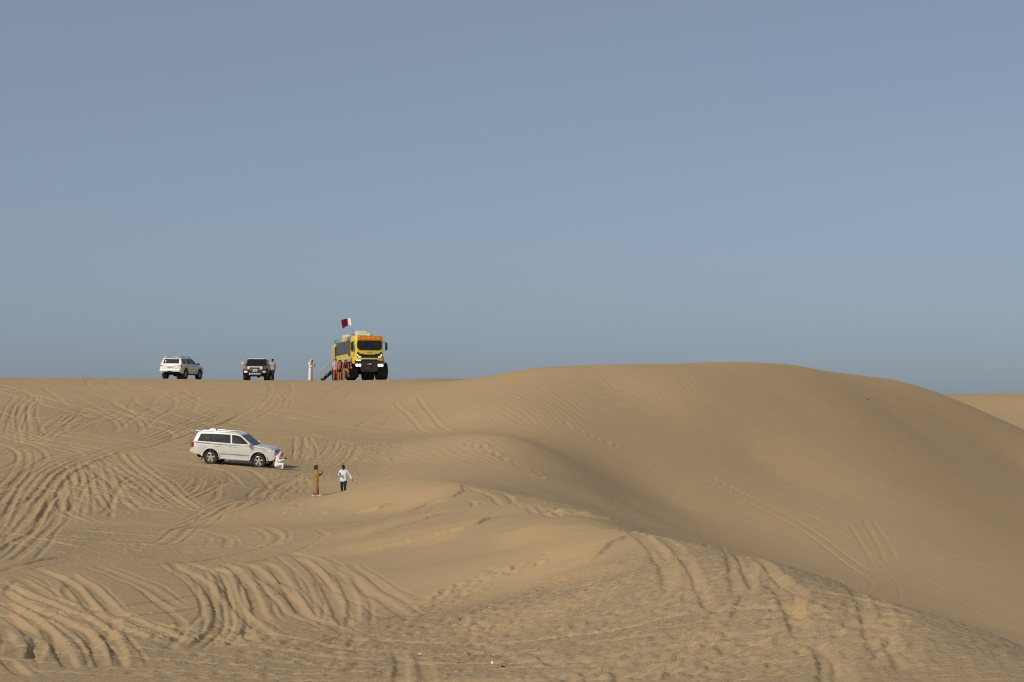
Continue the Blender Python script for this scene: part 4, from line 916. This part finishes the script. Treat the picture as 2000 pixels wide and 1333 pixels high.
    for x_ in (2.55, -2.3):
        MB().lathe_y([(0,-1.2),(.11,-1.2),(.11,-.30),(.26,-.22),(.30,0),(.26,.22),(.11,.30),(.11,1.2),(0,1.2)], (x_,0,.76), 16).build('axle', 'underbody', t, smooth=True)
    for y_ in (-.62, .62):
        for x_ in (2.55, -2.3): MB().box((x_, y_, .98), (1.3, .12, .12)).build('leaf_spring', 'underbody', t)
    MB().box((.2, .85, 1.0), (1.0, .5, .5)).build('fuel_tank', 'steel', t, bevel=.08)
    MB().box((-2.3, 0, .62), (.5, .9, .45)).build('differential', 'underbody', t, bevel=.1)
    # broad balloon tyres
    r, w, rr = .76, .88, .33
    hub = MB().lathe_y([(0,-.3),(.2,-.3),(.2,.2),(0,.2)], n=16).build('wheel', 'underbody', t)
    prof = [(rr,-.36*w),(rr+.05,-.44*w),(r*.72,-.5*w),(r*.90,-.47*w),(r*.97,-.36*w),(r*.99,-.15*w),(r*.99,.15*w),(r*.97,.36*w),(r*.90,.47*w),(r*.72,.5*w),(rr+.05,.44*w),(rr,.36*w),(rr*.9,.2*w),(rr*.9,-.2*w),(rr,-.36*w)]
    ty = MB().lathe_y(prof, n=40)
    for k in range(30):
        a = 2*math.pi*k/30
        for sgn in (-1, 1):
            aa = a+sgn*.05
            ty.box((math.cos(aa)*r*.985, sgn*.19*w, math.sin(aa)*r*.985), (.022, .30*w, .05), (sgn*.0, -aa, 0))
    ty.build('tyre', 'rubber', hub, smooth=True)
    rm = MB().lathe_y([(rr*1.02,.30*w),(rr*.86,.32*w),(rr*.80,.14*w),(.14,.12*w),(.12,.24*w),(0,.24*w),(0,.05*w),(rr,.05*w),(rr*1.02,.30*w)], n=26)
    rm.build('rim', 'steel', hub, smooth=True)
    first = True
    for x_ in (2.55, -2.3):
        for s in (-1, 1):
            w_ = hub if first else copy_part(hub, t)
            w_.location = (x_, s*1.26, r); w_.rotation_euler = (0, 0, 0 if s > 0 else math.pi); first = False
    return t
bus = make_bus()
BUS_RZ = R(-73.5)
_p = at(714.5, 743, 191.2); _f = Vector((math.cos(BUS_RZ), math.sin(BUS_RZ)))
BUSX, BUSY = _p[0]-_f.x*2.55, 191.6-_f.y*2.55
bz = ground(BUSX+_f.x*2.55, BUSY+_f.y*2.55)
for sx in (2.55,-2.3):
    for sy in (1.26,-1.26): flatten(BUSX+sx*_f.x-sy*_f.y, BUSY+sx*_f.y+sy*_f.x, .7)
bus.location = (BUSX, BUSY, bz-.04); bus.rotation_euler = (R(0), R(-0.6), BUS_RZ)
def bus_pt(x, y, z):
    return Matrix.Translation(bus.location) @ bus.rotation_euler.to_matrix().to_4x4() @ Vector((x, y, z))

# ---- flag on the roof
def make_flag():
    base_p = bus_pt(1.3, -.80, 3.60); px = 1/24.0
    t = thing('flag', 'maroon and white flag with serrated edge on a slanted pole above the bus', 'flag', base_p)
    top = Vector((-.20, 0, 1.56))
    pole = MB().tube([(0, 0, 0), (-.04, 0, .40)], .028).tube([(-.04, 0, .40), top], [.018, .014]).build('pole', 'steel', t, smooth=True)
    hoist = .56; n = 10
    def pt(u, v):                                    # u along the fly, v down the hoist
        a = top+(Vector((0, 0, 0))-top)*(.02+v*hoist/1.5)
        x = a.x-u*.80; y = a.y+.09*math.sin(u*6.0+v*1.5)*(.25+u); z = a.z-.16*u*u+.05*math.sin(u*5+1)*u-.04*v*u
        if u > .5: z += (u-.5)*.42*(v-.35)*-.6
        return (x, y, z)
    def strip(name, m, u0f, u1f):
        mb = MB(); cols_ = 8; rows_ = 18; vs = []
        for j in range(rows_+1):
            v = j/rows_; a, b = u0f(v), u1f(v)
            for i in range(cols_+1): vs.append(pt(a+(b-a)*i/cols_, v))
        W_ = cols_+1; k = len(vs); fs = []
        vs2 = [(x, y+.006, z) for x, y, z in vs]
        for j in range(rows_):
            for i in range(cols_):
                q = (j*W_+i, j*W_+i+1, (j+1)*W_+i+1, (j+1)*W_+i); fs += [q, tuple(k+e for e in q[::-1])]
        mb.add(vs+vs2, fs); return mb.build(name, m, t, smooth=True)
    zig = lambda v: .30+.09*(1-abs(((v*9) % 1)*2-1))
    strip('white_field', 'white_cloth', lambda v: 0.0, zig); strip('maroon_field', 'maroon_cloth', zig, lambda v: 1.0-.10*abs(v-.3))
    return t
make_flag()

# ---- boarding stair at the bus door
def make_stair():
    t = thing('boarding_stair', 'grey metal boarding stair with handrails leaning up to the bus door', 'stair')
    # local x runs out from the bus (down the stair), y across, z up; top at x=0
    H = 1.22; LEN = 1.30; n = 6
    for s in (-1, 1):
        MB().prism([(0, s*.42, H), (LEN, s*.42, .06), (LEN, s*.42, -.06), (LEN-.08, s*.42, -.06), (0, s*.42, H-.20)], (0, s*.03, 0)).build('side_rail', 'underbody', t)
        rail = MB().tube([(-.05, s*.44, H+.92), (LEN-.05, s*.44, .92), (LEN+.06, s*.44, .80), (LEN, s*.44, 0)], .02).tube([(-.02, s*.44, H+.45), (LEN-.02, s*.44, .46)], .014)
        for k in range(4): x = LEN*(k+.2)/4; rail.tube([(x, s*.44, H*(1-x/LEN)), (x, s*.44, H*(1-x/LEN)+.90)], .014, 6)
        rail.build('handrail', 'steel', t, smooth=True)
    for k in range(n):
        f = (k+.5)/n; MB().box((LEN*f, 0, H*(1-f)+.02), (.24, .82, .035)).build('step', 'underbody', t, bevel=.006)
    p = bus_pt(-3.85, -1.22, 0); d = bus.rotation_euler.to_matrix() @ Vector((0, -1, 0))
    t.location = (p.x, p.y, ground(p.x+d.x*1.1, p.y+d.y*1.1)); t.rotation_euler = (0, 0, math.atan2(d.y, d.x))
    return t
make_stair()

# ------------------------------------------------------------------ people
def blob(chains, voxel=.014, smooth_it=2):
    """tapered limbs given as chains of (point, radius), fused into one continuous skin"""
    mb = MB()
    for ch in chains:
        P = [Vector(p) for p, r in ch]; Rr = [r for p, r in ch]
        if len(P) == 1:
            r = Rr[0]; P = [P[0]-Vector((0, 0, r*.01)), P[0]+Vector((0, 0, r*.01))]; Rr = [r, r]
        d0 = (P[0]-P[1]).normalized(); d1 = (P[-1]-P[-2]).normalized(); pa = []; ra = []
        for a in (80, 50, 25): pa.append(P[0]+d0*Rr[0]*math.sin(R(a))); ra.append(Rr[0]*math.cos(R(a)))
        for i in range(len(P)):
            pa.append(P[i]); ra.append(Rr[i])
            if i < len(P)-1: pa.append((P[i]+P[i+1])/2); ra.append((Rr[i]+Rr[i+1])/2)
        for a in (25, 50, 80): pa.append(P[-1]+d1*Rr[-1]*math.sin(R(a))); ra.append(Rr[-1]*math.cos(R(a)))
        mb.tube(pa, ra, 12)
    me = bpy.data.meshes.new('tmp'); me.from_pydata(mb.v, [], mb.f)
    bm = bmesh.new(); bm.from_mesh(me); bmesh.ops.recalc_face_normals(bm, faces=bm.faces); bm.to_mesh(me); bm.free()
    o = bpy.data.objects.new('tmp', me); col.objects.link(o)
    r = o.modifiers.new('r', 'REMESH'); r.mode = 'VOXEL'; r.voxel_size = voxel; r.use_smooth_shade = True
    if smooth_it:
        s = o.modifiers.new('s', 'SMOOTH'); s.iterations = smooth_it; s.factor = .5
    bpy.context.view_layer.update()
    out = bpy.data.meshes.new_from_object(o.evaluated_get(bpy.context.evaluated_depsgraph_get()))
    bpy.data.objects.remove(o); bpy.data.meshes.remove(me)
    return out
def put(name, me, m, parent, scale=1.0):
    me.name = name; me.materials.clear(); me.materials.append(M[m])
    for p in me.polygons: p.use_smooth = True
    o = bpy.data.objects.new(name, me); col.objects.link(o)
    if parent: o.parent = parent
    return o
STAND = dict(hip=(0,0,.95), chest=(0,0,1.27), neck=(0,0,1.47), head=(.025,0,1.62),
             hipL=(0,.095,.92), kneeL=(.02,.10,.50), ankL=(-.02,.11,.09), toeL=(.16,.14,.03),
             hipR=(0,-.095,.92), kneeR=(.02,-.10,.50), ankR=(-.02,-.11,.09), toeR=(.16,-.14,.03),
             shL=(0,.185,1.42), elL=(-.03,.24,1.14), wrL=(.05,.25,.89), shR=(0,-.185,1.42), elR=(-.03,-.24,1.14), wrR=(.05,-.25,.89))
def hand_chains(wr, el, side, curl=.5):
    w = Vector(wr); d = (w-Vector(el)).normalized(); up = Vector((0, side, 0)); up = (up-d*up.dot(d)).normalized(); n = d.cross(up)
    c = [[(w, .026), (w+d*.05, .034), (w+d*.085, .032)]]
    for k, (o, l) in enumerate(((-.027,.062),(-.009,.075),(.009,.072),(.027,.056))):
        b = w+d*.075+n*o; c.append([(b, .0105), (b+d*l*.55-up*l*.25*curl, .0098), (b+d*l*.8-up*l*.75*curl, .0085)])
    b = w+d*.025-n*.026; c.append([(b, .012), (b+d*.03-n*.028, .011), (b+d*.058-n*.030-up*.012, .0095)])
    return c
def legs(J, s, k=1.0, lo=1.0):
    hp, kn, an, to = (Vector(J[a+s]) for a in ('hip','knee','ank','toe'))
    return hp, kn, an, to
def person(label, x, y, face, height=1.72, pose=None, skin='skin', hair='short', hairmat='hair', wear=(), holding=None, group=None, z=None, female=False, hands=True):
    J = dict(STAND); J.update(pose or {})
    J = {k: Vector(v) for k, v in J.items()}; sc_ = height/1.73
    if z is None: flatten(x, y, .25); z = ground(x, y)-.015
    t = thing('person', label, 'person', (x, y, z), (0, 0, face), group)
    t.scale = (sc_,)*3
    ch = []; sw = .92 if female else 1.0
    up = (J['neck']-J['hip']).normalized(); lat = (J['shL']-J['shR']).normalized(); fw = lat.cross(up).normalized()*1.0
    # trunk as three side-by-side columns so that it is wider than deep
    for o in (-1, 0, 1):
        ch.append([(J['hip']+lat*o*.075-up*.02, .105), (J['hip']*.6+J['chest']*.4+lat*o*.055, .095*sw), (J['chest']+lat*o*.075, .105), (J['chest']*.35+J['neck']*.65+lat*o*.085, .075)])
    if female:
        for o in (-1, 1): ch.append([(J['chest']+lat*o*.07+fw*.06, .065)])
    ch.append([(J['neck']-up*.04, .06), (J['neck']+(J['head']-J['neck'])*.55, .052)])
    hd = J['head']; hu = (J['head']-J['neck']).normalized()
    ff = (fw-hu*fw.dot(hu)).normalized()
    ch.append([(hd+hu*.035-ff*.015, .093), (hd-hu*.005+ff*.0, .085), (hd-hu*.07+ff*.03, .058)])
    ch.append([(hd+ff*.085+hu*.01, .014), (hd+ff*.105-hu*.022, .017)])     # nose
    ch.append([(hd+ff*.078-hu*.066, .018)])                                  # mouth and chin
    ch.append([(hd+ff*.062-hu*.10, .024)])
    for o in (-1, 1): ch.append([(hd+lat*o*.088-hu*.01, .02), (hd+lat*o*.090+hu*.02, .022)])
    for s in 'LR':
        hp, kn, an, to = legs(J, s)
        ch.append([(hp, .09), (hp*.55+kn*.45, .077), (kn, .055), (kn*.65+an*.35, .056), (an+Vector((0, 0, .0)), .037)])
        ch.append([(an-Vector((0, 0, .035)), .04), (an*.4+to*.6, .036), (to, .03)])
        sh, el, wr = J['sh'+s], J['el'+s], J['wr'+s]
        ch.append([(J['chest']*.3+J['neck']*.7, .06), (sh, .06), (sh*.6+el*.4, .048), (el, .038), (el*.65+wr*.35, .038), (wr, .026)])
        if hands: ch += hand_chains(wr, el, 1 if s == 'L' else -1)
    body = put('body', blob(ch, .0125), skin, t)
    for o in (-1, 1):
        e = MB().lathe_y([(0,-.012),(.011,-.006),(.011,.006),(0,.012)], n=8).build('eye', 'hair', body); e.location = hd+ff*.086+lat*o*.034+hu*.012
    # hair
    if hair in ('short', 'long', 'bun', 'beard'):
        hc = [[(hd+hu*.055-ff*.025, .098), (hd+hu*.01-ff*.045, .09)], [(hd+hu*.085+ff*.03, .065)]]
        if hair == 'beard': hc.append([(hd-hu*.09+ff*.055+lat*.03, .026), (hd-hu*.10+ff*.065, .03), (hd-hu*.09+ff*.055-lat*.03, .026)])
        if hair == 'long': hc += [[(hd-ff*.06, .085), (hd-hu*.12-ff*.075, .075), (J['neck']-up*.10-ff*.10, .06), (J['neck']-up*.22-ff*.115, .04)]]+[[(hd+lat*o*.075-hu*.0, .045), (hd+lat*o*.085-hu*.12, .045), (J['neck']+lat*o*.08-up*.1+ff*.04, .03)] for o in (-1, 1)]
        if hair == 'bun': hc.append([(hd+hu*.04-ff*.13, .05)]); hc.append([(hd-hu*.06-ff*.06, .06), (J['neck']-ff*.05, .05)])
        put('hair', blob(hc, .013), hairmat, t)
    # clothes
    def trunk(lo, hi, ex):
        pts = [(0.0, J['hip']-up*.04, .112, .078), (.25, J['hip'], .112, .078), (.5, J['hip']*.6+J['chest']*.4, .102*sw, .06), (.8, J['chest'], .112, .078), (1.0, J['chest']*.35+J['neck']*.65, .085, .088)]
        c = []
        for o in (-1, 0, 1): c.append([(p+lat*o*w, r+ex) for f, p, r, w in pts if lo <= f <= hi])
        if female and hi >= .8: c += [[(J['chest']+lat*o*.07+fw*.06, .068+ex)] for o in (-1, 1)]
        return c
    def sleeves(frac, ex):
        c = []
        for s in 'LR':
            sh, el, wr = J['sh'+s], J['el'+s], J['wr'+s]; P = [(J['chest']*.3+J['neck']*.7, .062+ex), (sh, .062+ex)]
            if frac <= .5: P.append((sh.lerp(el, frac*2), .052+ex))
            else: P += [(sh.lerp(el, .5), .052+ex), (el, .043+ex), (el.lerp(wr, (frac-.5)*2), .034+ex)]
            c.append(P)
        return c
    def legsw(frac, ex, flare=0):
        c = []
        for s in 'LR':
            hp, kn, an, to = legs(J, s); P = [(hp, .095+ex)]
            if frac <= .5: P += [(hp.lerp(kn, frac), .085+ex+flare*.5), (hp.lerp(kn, frac*2), .075+ex+flare)]
            else: P += [(hp.lerp(kn, .5), .08+ex), (kn, .06+ex), (kn.lerp(an, (frac-.5)*2), .046+ex+flare)]
            c.append(P)
        return c
    for w in wear:
        k = w[0]; m = w[1]
        if k == 'shirt': put('shirt', blob(trunk(0, 1, .024)+sleeves(w[2], .012), .016), m, t)
        elif k == 'top': put('top', blob(trunk(w[2] if len(w) > 2 else .5, 1, .010), .016), m, t)
        elif k == 'vest': put('vest', blob(trunk(.25, 1, .022), .016), m, t)
        elif k == 'trousers': put('trousers', blob(trunk(0, .25, .012)+legsw(.96, .010), .016), m, t)
        elif k == 'shorts': put('shorts', blob(trunk(0, .25, .014)+legsw(w[2] if len(w) > 2 else .36, .014, .015), .016), m, t)
        elif k == 'shoes':
            for s in 'LR':
                hp, kn, an, to = legs(J, s); put('shoe', blob([[(an-Vector((0,0,.03)), .05), (an*.4+to*.6, .043), (to, .036)]], .014), m, t)
        elif k == 'robe':                            # long straight robe to the ankles
            hem = (J['ankL']+J['ankR'])/2; hem = Vector((hem.x, hem.y, .12)); c = trunk(.25, 1, .02)+sleeves(.94, .018)
            for o in (-1, 0, 1): c.append([(J['hip']+lat*o*.085, .125), (J['hip'].lerp(hem, .5)+lat*o*.09, .13), (hem+lat*o*.10, .135)])
            put('robe', blob(c, .018), m, t)
        elif k == 'headcloth':
            vs = []; fs = []; nu, nv = 22, 9
            prof = [(.015, .150), (.075, .138), (.110, .095), (.120, .03), (.128, -.05), (.150, -.13), (.185, -.20), (.215, -.28), (.20, -.36)]
            for lay in (0, 1):
                for j, (r_, h_) in enumerate(prof):
                    r_ -= .008*lay; op = 0 if j < 2 else (22 if j < 3 else 42+4*j)
                    for i in range(nu+1):
                        a = R(op+(360-2*op)*i/nu); wv_ = 1+.05*math.sin(i*2.1)*(j > 4)
                        p = hd+ff*math.cos(a)*r_*wv_*(1.0 if j < 6 else .85)+lat*math.sin(a)*r_*wv_+hu*h_
                        vs.append(p)
            n1 = (nu+1)*len(prof)
            for j in range(len(prof)-1):
                for i in range(nu):
                    q = (j*(nu+1)+i, j*(nu+1)+i+1, (j+1)*(nu+1)+i+1, (j+1)*(nu+1)+i); fs += [q, tuple(n1+e for e in q[::-1])]
            hc = MB().add(vs, fs).build('headcloth', m, t, smooth=True)
            rp = [hd+hu*.085+ff*math.cos(R(a))*.118+lat*math.sin(R(a))*.118 for a in range(0, 361, 20)]
            MB().tube(rp, .011, 6).build('head_cord', 'hair', hc)
        elif k == 'skirt': 
            hem = (J['ankL']+J['ankR'])/2; hem = Vector((hem.x-.02, hem.y, w[2])); c = trunk(.25, 1, .016)+sleeves(w[3], .014)
            for o in (-1, 0, 1): c.append([(J['hip']+lat*o*.08, .118), (J['hip'].lerp(hem, .5)+lat*o*.09, .12), (hem+lat*o*.10, .115)])
            put('dress', blob(c, .017), m, t)
        elif k == 'scarf': put('scarf', blob([[(J['neck']+fw*.05+lat*.05, .05), (J['neck']-fw*.07, .06), (J['neck']+fw*.05-lat*.05, .05)], [(J['neck']-fw*.08, .05), (J['chest']-fw*.11, .045), (J['hip']-fw*.15, .035)]], .016), m, t)
    bpy.context.view_layer.update()
    t['joints'] = 1; del t['joints']
    if holding:
        wr = J['wr'+holding[0]]; el = J['el'+holding[0]]; d = (wr-el).normalized(); p = wr+d*.11+Vector(holding[2] if len(holding) > 2 else (0, 0, .02))
        W_ = t.matrix_world @ p
        ph = MB().box((0, 0, 0), (.012, .085, .165)).build('phone', 'ink', None, bevel=.004)
        ph.location = W_; ph.rotation_euler = (R(10), R(-20), face); tag(ph, holding[1], 'phone')
        MB().box((-.007, 0, 0), (.002, .07, .14)).build('screen', 'glass', ph)
    return t
def spot(px, y): return at(px, 743, y)[0], y
TO_CAM = -math.pi/2
PHONE_L = dict(elL=(.02,.23,1.13), wrL=(.24,.13,1.24))
PHONE_R = dict(elR=(.02,-.23,1.13), wrR=(.24,-.13,1.24))

# beside the boxy off-roader: grey shirt, dark trousers, one hand on the car
x_, y_ = spot(533, 191.4)
person('person in grey shirt, dark vest and dark trousers standing beside the boxy off-roader', x_, y_, R(-120), 1.74,
       dict(elR=(-.05,-.30,1.17), wrR=(.16,-.36,1.02), ankL=(.02,.06,.09), toeL=(.19,.08,.03), kneeL=(.05,.07,.5), head=(.05,.0,1.61)), 'skin_dark', 'short', 'hair',
       (('trousers','charcoal_cloth'),('shirt','grey_cloth',.30),('vest','charcoal_cloth'),('shoes','black_cloth')))
# man in a long white robe looking at his phone
x_, y_ = spot(607, 191.2)
person('person in long white robe and red headcloth standing left of the boarding stair', x_, y_, R(-28), 1.76,
       dict(elR=(.03,-.22,1.14), wrR=(.27,-.15,1.16), elL=(.03,.21,1.14), wrL=(.26,.08,1.10), head=(.06,0,1.60)), 'skin_dark', None, 'hair',
       (('robe','white_cloth'),('headcloth','checked_cloth'),('shoes','tan_cloth')), ('R', 'black phone held by the standing person in the long white robe', (.05,.02,.06)))
# the group posing at the bus wheel
G = 'friends posing in front of the bus wheel'
x_, y_ = spot(655.5, 190.2)
person('person in pale lilac shirt and red shorts, leftmost of the group by the bus wheel', x_, y_, R(-62), 1.74,
       dict(elL=(.02,.26,1.16), wrL=(.18,.36,1.10), ankL=(-.02,.18,.09), toeL=(.15,.22,.03), kneeL=(.01,.15,.5), ankR=(-.02,-.16,.09), toeR=(.15,-.20,.03), kneeR=(.01,-.13,.5)), 'skin_tan', 'short', 'hair_brown',
       (('shorts','red_cloth',.42),('shirt','lilac_cloth',.32),('shoes','charcoal_cloth')), group=G)
x_, y_ = spot(662.8, 190.0)
person('person in rose top and short dark shorts, second in the group by the wheel', x_, y_, R(-72), 1.64,
       dict(elL=(.0,.26,1.18), wrL=(.08,.20,1.02), kneeR=(.06,-.06,.5), ankR=(.0,-.05,.09), toeR=(.17,-.06,.03)), 'skin_tan', 'long', 'hair',
       (('shorts','black_cloth',.16),('top','rose_cloth',.5)), group=G, female=True)
x_, y_ = spot(668.0, 190.1)
person('person in black top and grey shorts, leaning, third in the group by the wheel', x_, y_, R(-70), 1.66,
       dict(chest=(.02,-.06,1.25), neck=(.03,-.12,1.44), head=(.06,-.14,1.585), shL=(.02,.06,1.41), shR=(.02,-.30,1.38), elL=(.0,.14,1.15), wrL=(.10,.15,.93), elR=(.04,-.36,1.12), wrR=(.18,-.34,.95)), 'skin', 'long', 'hair',
       (('shorts','grey_cloth',.20),('top','black_cloth',.25)), group=G, female=True)
x_, y_ = spot(674.5, 189.9)
person('person in dark wine top and rust shorts with one knee raised against the big tyre', x_, y_, R(-66), 1.66,
       dict(kneeL=(.34,.14,.80), ankL=(.22,.16,.42), toeL=(.36,.22,.38), elR=(.02,-.24,1.15), wrR=(.14,-.22,.92), elL=(.06,.28,1.18), wrL=(.24,.20,1.10)), 'skin_tan', 'long', 'hair_brown',
       (('shorts','rust_cloth',.22),('top','wine_cloth',.4)), group=G, female=True)
# one sits on top of the near tyre, arm up along the bus
pt_ = bus_pt(3.0, -1.52, 1.36)
person('person in pale pink shirt sitting up on the big tyre above the group', pt_.x, pt_.y-.10, R(-80), 1.62,
       dict(hip=(0,0,.13), chest=(.06,.0,.44), neck=(.10,.0,.63), head=(.14,.0,.775), hipL=(.03,.09,.10), kneeL=(.44,.12,.10), ankL=(.52,.12,-.30), toeL=(.68,.14,-.36), hipR=(.03,-.09,.10), kneeR=(.44,-.12,.09), ankR=(.50,-.14,-.31), toeR=(.66,-.16,-.37),
            shL=(.08,.185,.58), shR=(.08,-.185,.58), elL=(.10,.34,.62), wrL=(.04,.42,.86), elR=(.16,-.26,.36), wrR=(.36,-.18,.28)), 'skin', 'short', 'hair',
       (('shirt','pink_cloth',.34),('shorts','wine_cloth',.45),('shoes','white_cloth')), group=G, z=pt_.z-.07)
# kneeling in front of the wagon
(x_, y_), = on_land([(545, 917.5)])
person('person in white robe and pink checked headcloth kneeling at the nose of the wagon', x_, y_, R(-22), 1.74,
       dict(hip=(-.10,0,.30), chest=(-.03,0,.60), neck=(.05,0,.79), head=(.13,0,.92), hipL=(-.08,.10,.28), kneeL=(.26,.14,.10), ankL=(-.16,.15,.08), toeL=(-.28,.15,.05), hipR=(-.08,-.10,.28), kneeR=(.32,-.12,.34), ankR=(.30,-.14,.09), toeR=(.47,-.15,.03),
            shL=(.0,.185,.74), shR=(.0,-.185,.74), elL=(.14,.22,.50), wrL=(.36,.12,.62), elR=(.14,-.22,.48), wrR=(.36,-.12,.60)), 'skin_dark', None, 'hair',
       (('shirt','white_cloth',.94),('trousers','white_cloth'),('headcloth','checked_cloth')), ('R', 'black phone in the hands of the kneeling person', (.02,.04,.04)))
# two on the slope
(x_, y_), = on_land([(617, 971)])
person('person in long tan dress with dark hair, walking and filming with a phone', x_, y_, R(28), 1.47,
       dict(elL=(.06,.21,1.15), wrL=(.27,.08,1.25), elR=(.05,-.22,1.15), wrR=(.26,-.08,1.22), kneeR=(.06,-.10,.5), ankR=(.10,-.11,.09), toeR=(.27,-.13,.03), ankL=(-.12,.10,.10), toeL=(.05,.12,.03)), 'skin_dark', 'bun', 'hair_brown',
       (('skirt','tan_cloth',.28,.9),('scarf','rust_cloth'),('shoes','white_cloth')), ('L', 'black phone raised by the person in the tan dress', (.02,-.05,.06)), female=True)
x_, y_ = at(671, 974, 126.5)[0], 126.5
person('person in white long-sleeved shirt and dark trousers walking down behind the small crest', x_, y_, R(-100), 1.68,
       dict(elL=(-.06,.34,1.20), wrL=(-.02,.46,.98), elR=(-.02,-.27,1.16), wrR=(.20,-.18,1.20), kneeL=(.14,.11,.53), ankL=(.08,.12,.10), toeL=(.25,.13,.06), kneeR=(.02,-.10,.50), ankR=(-.16,-.11,.12), toeR=(.0,-.12,.04), head=(.07,0,1.60)), 'skin_dark', 'beard', 'hair',
       (('trousers','navy_cloth'),('shirt','white_shirt',.94),('shoes','black_cloth')), ('R', 'black phone held by the person in the white shirt', (.03,.02,.04)))

# ------------------------------------------------------------------ small things lying in the sand
def litter_cup(px, py, label, rot):
    (x, y), = on_land([(px, py)])
    o = MB().lathe_y([(0,-.05),(.030,-.05),(.040,.05),(.042,.052),(.036,.05),(.027,-.045),(0,-.045)], n=18).build('paper_cup', 'white_plastic', None, smooth=True)
    o.scale = (.8, .8, .8); o.location = (x, y, ground(x, y)+.03); o.rotation_euler = rot; tag(o, label, 'litter'); return o
litter_cup(962, 1296, 'small crushed white paper cup lying in the foreground sand at bottom centre', (R(60), R(15), R(30)))
litter_cup(820, 1281, 'tiny white cup lying on the smooth wheel track left of the crushed one', (R(20), 0, R(80)))
def pebble(px, py, s, label):
    (x, y), = on_land([(px, py)]); random.seed(int(px)); bm = bmesh.new(); bmesh.ops.create_icosphere(bm, subdivisions=2, radius=1)
    for v in bm.verts: v.co *= random.uniform(.82, 1.1); v.co.z *= .55; v.co.x *= 1.5
    me = bpy.data.meshes.new('stone'); bm.to_mesh(me); bm.free(); me.materials.append(M['underbody'])
    o = bpy.data.objects.new('stone', me); col.objects.link(o); o.scale = (s, s, s); o.location = (x, y, ground(x, y)+s*.3); o.rotation_euler = (0, 0, px)
    return tag(o, label, 'stone')
pebble(1695, 781, .07, 'small dark stone alone high on the right side of the big dune')
pebble(983, 1302, .035, 'small dark pebble in the foreground track right of the crushed cup')
build_ground()
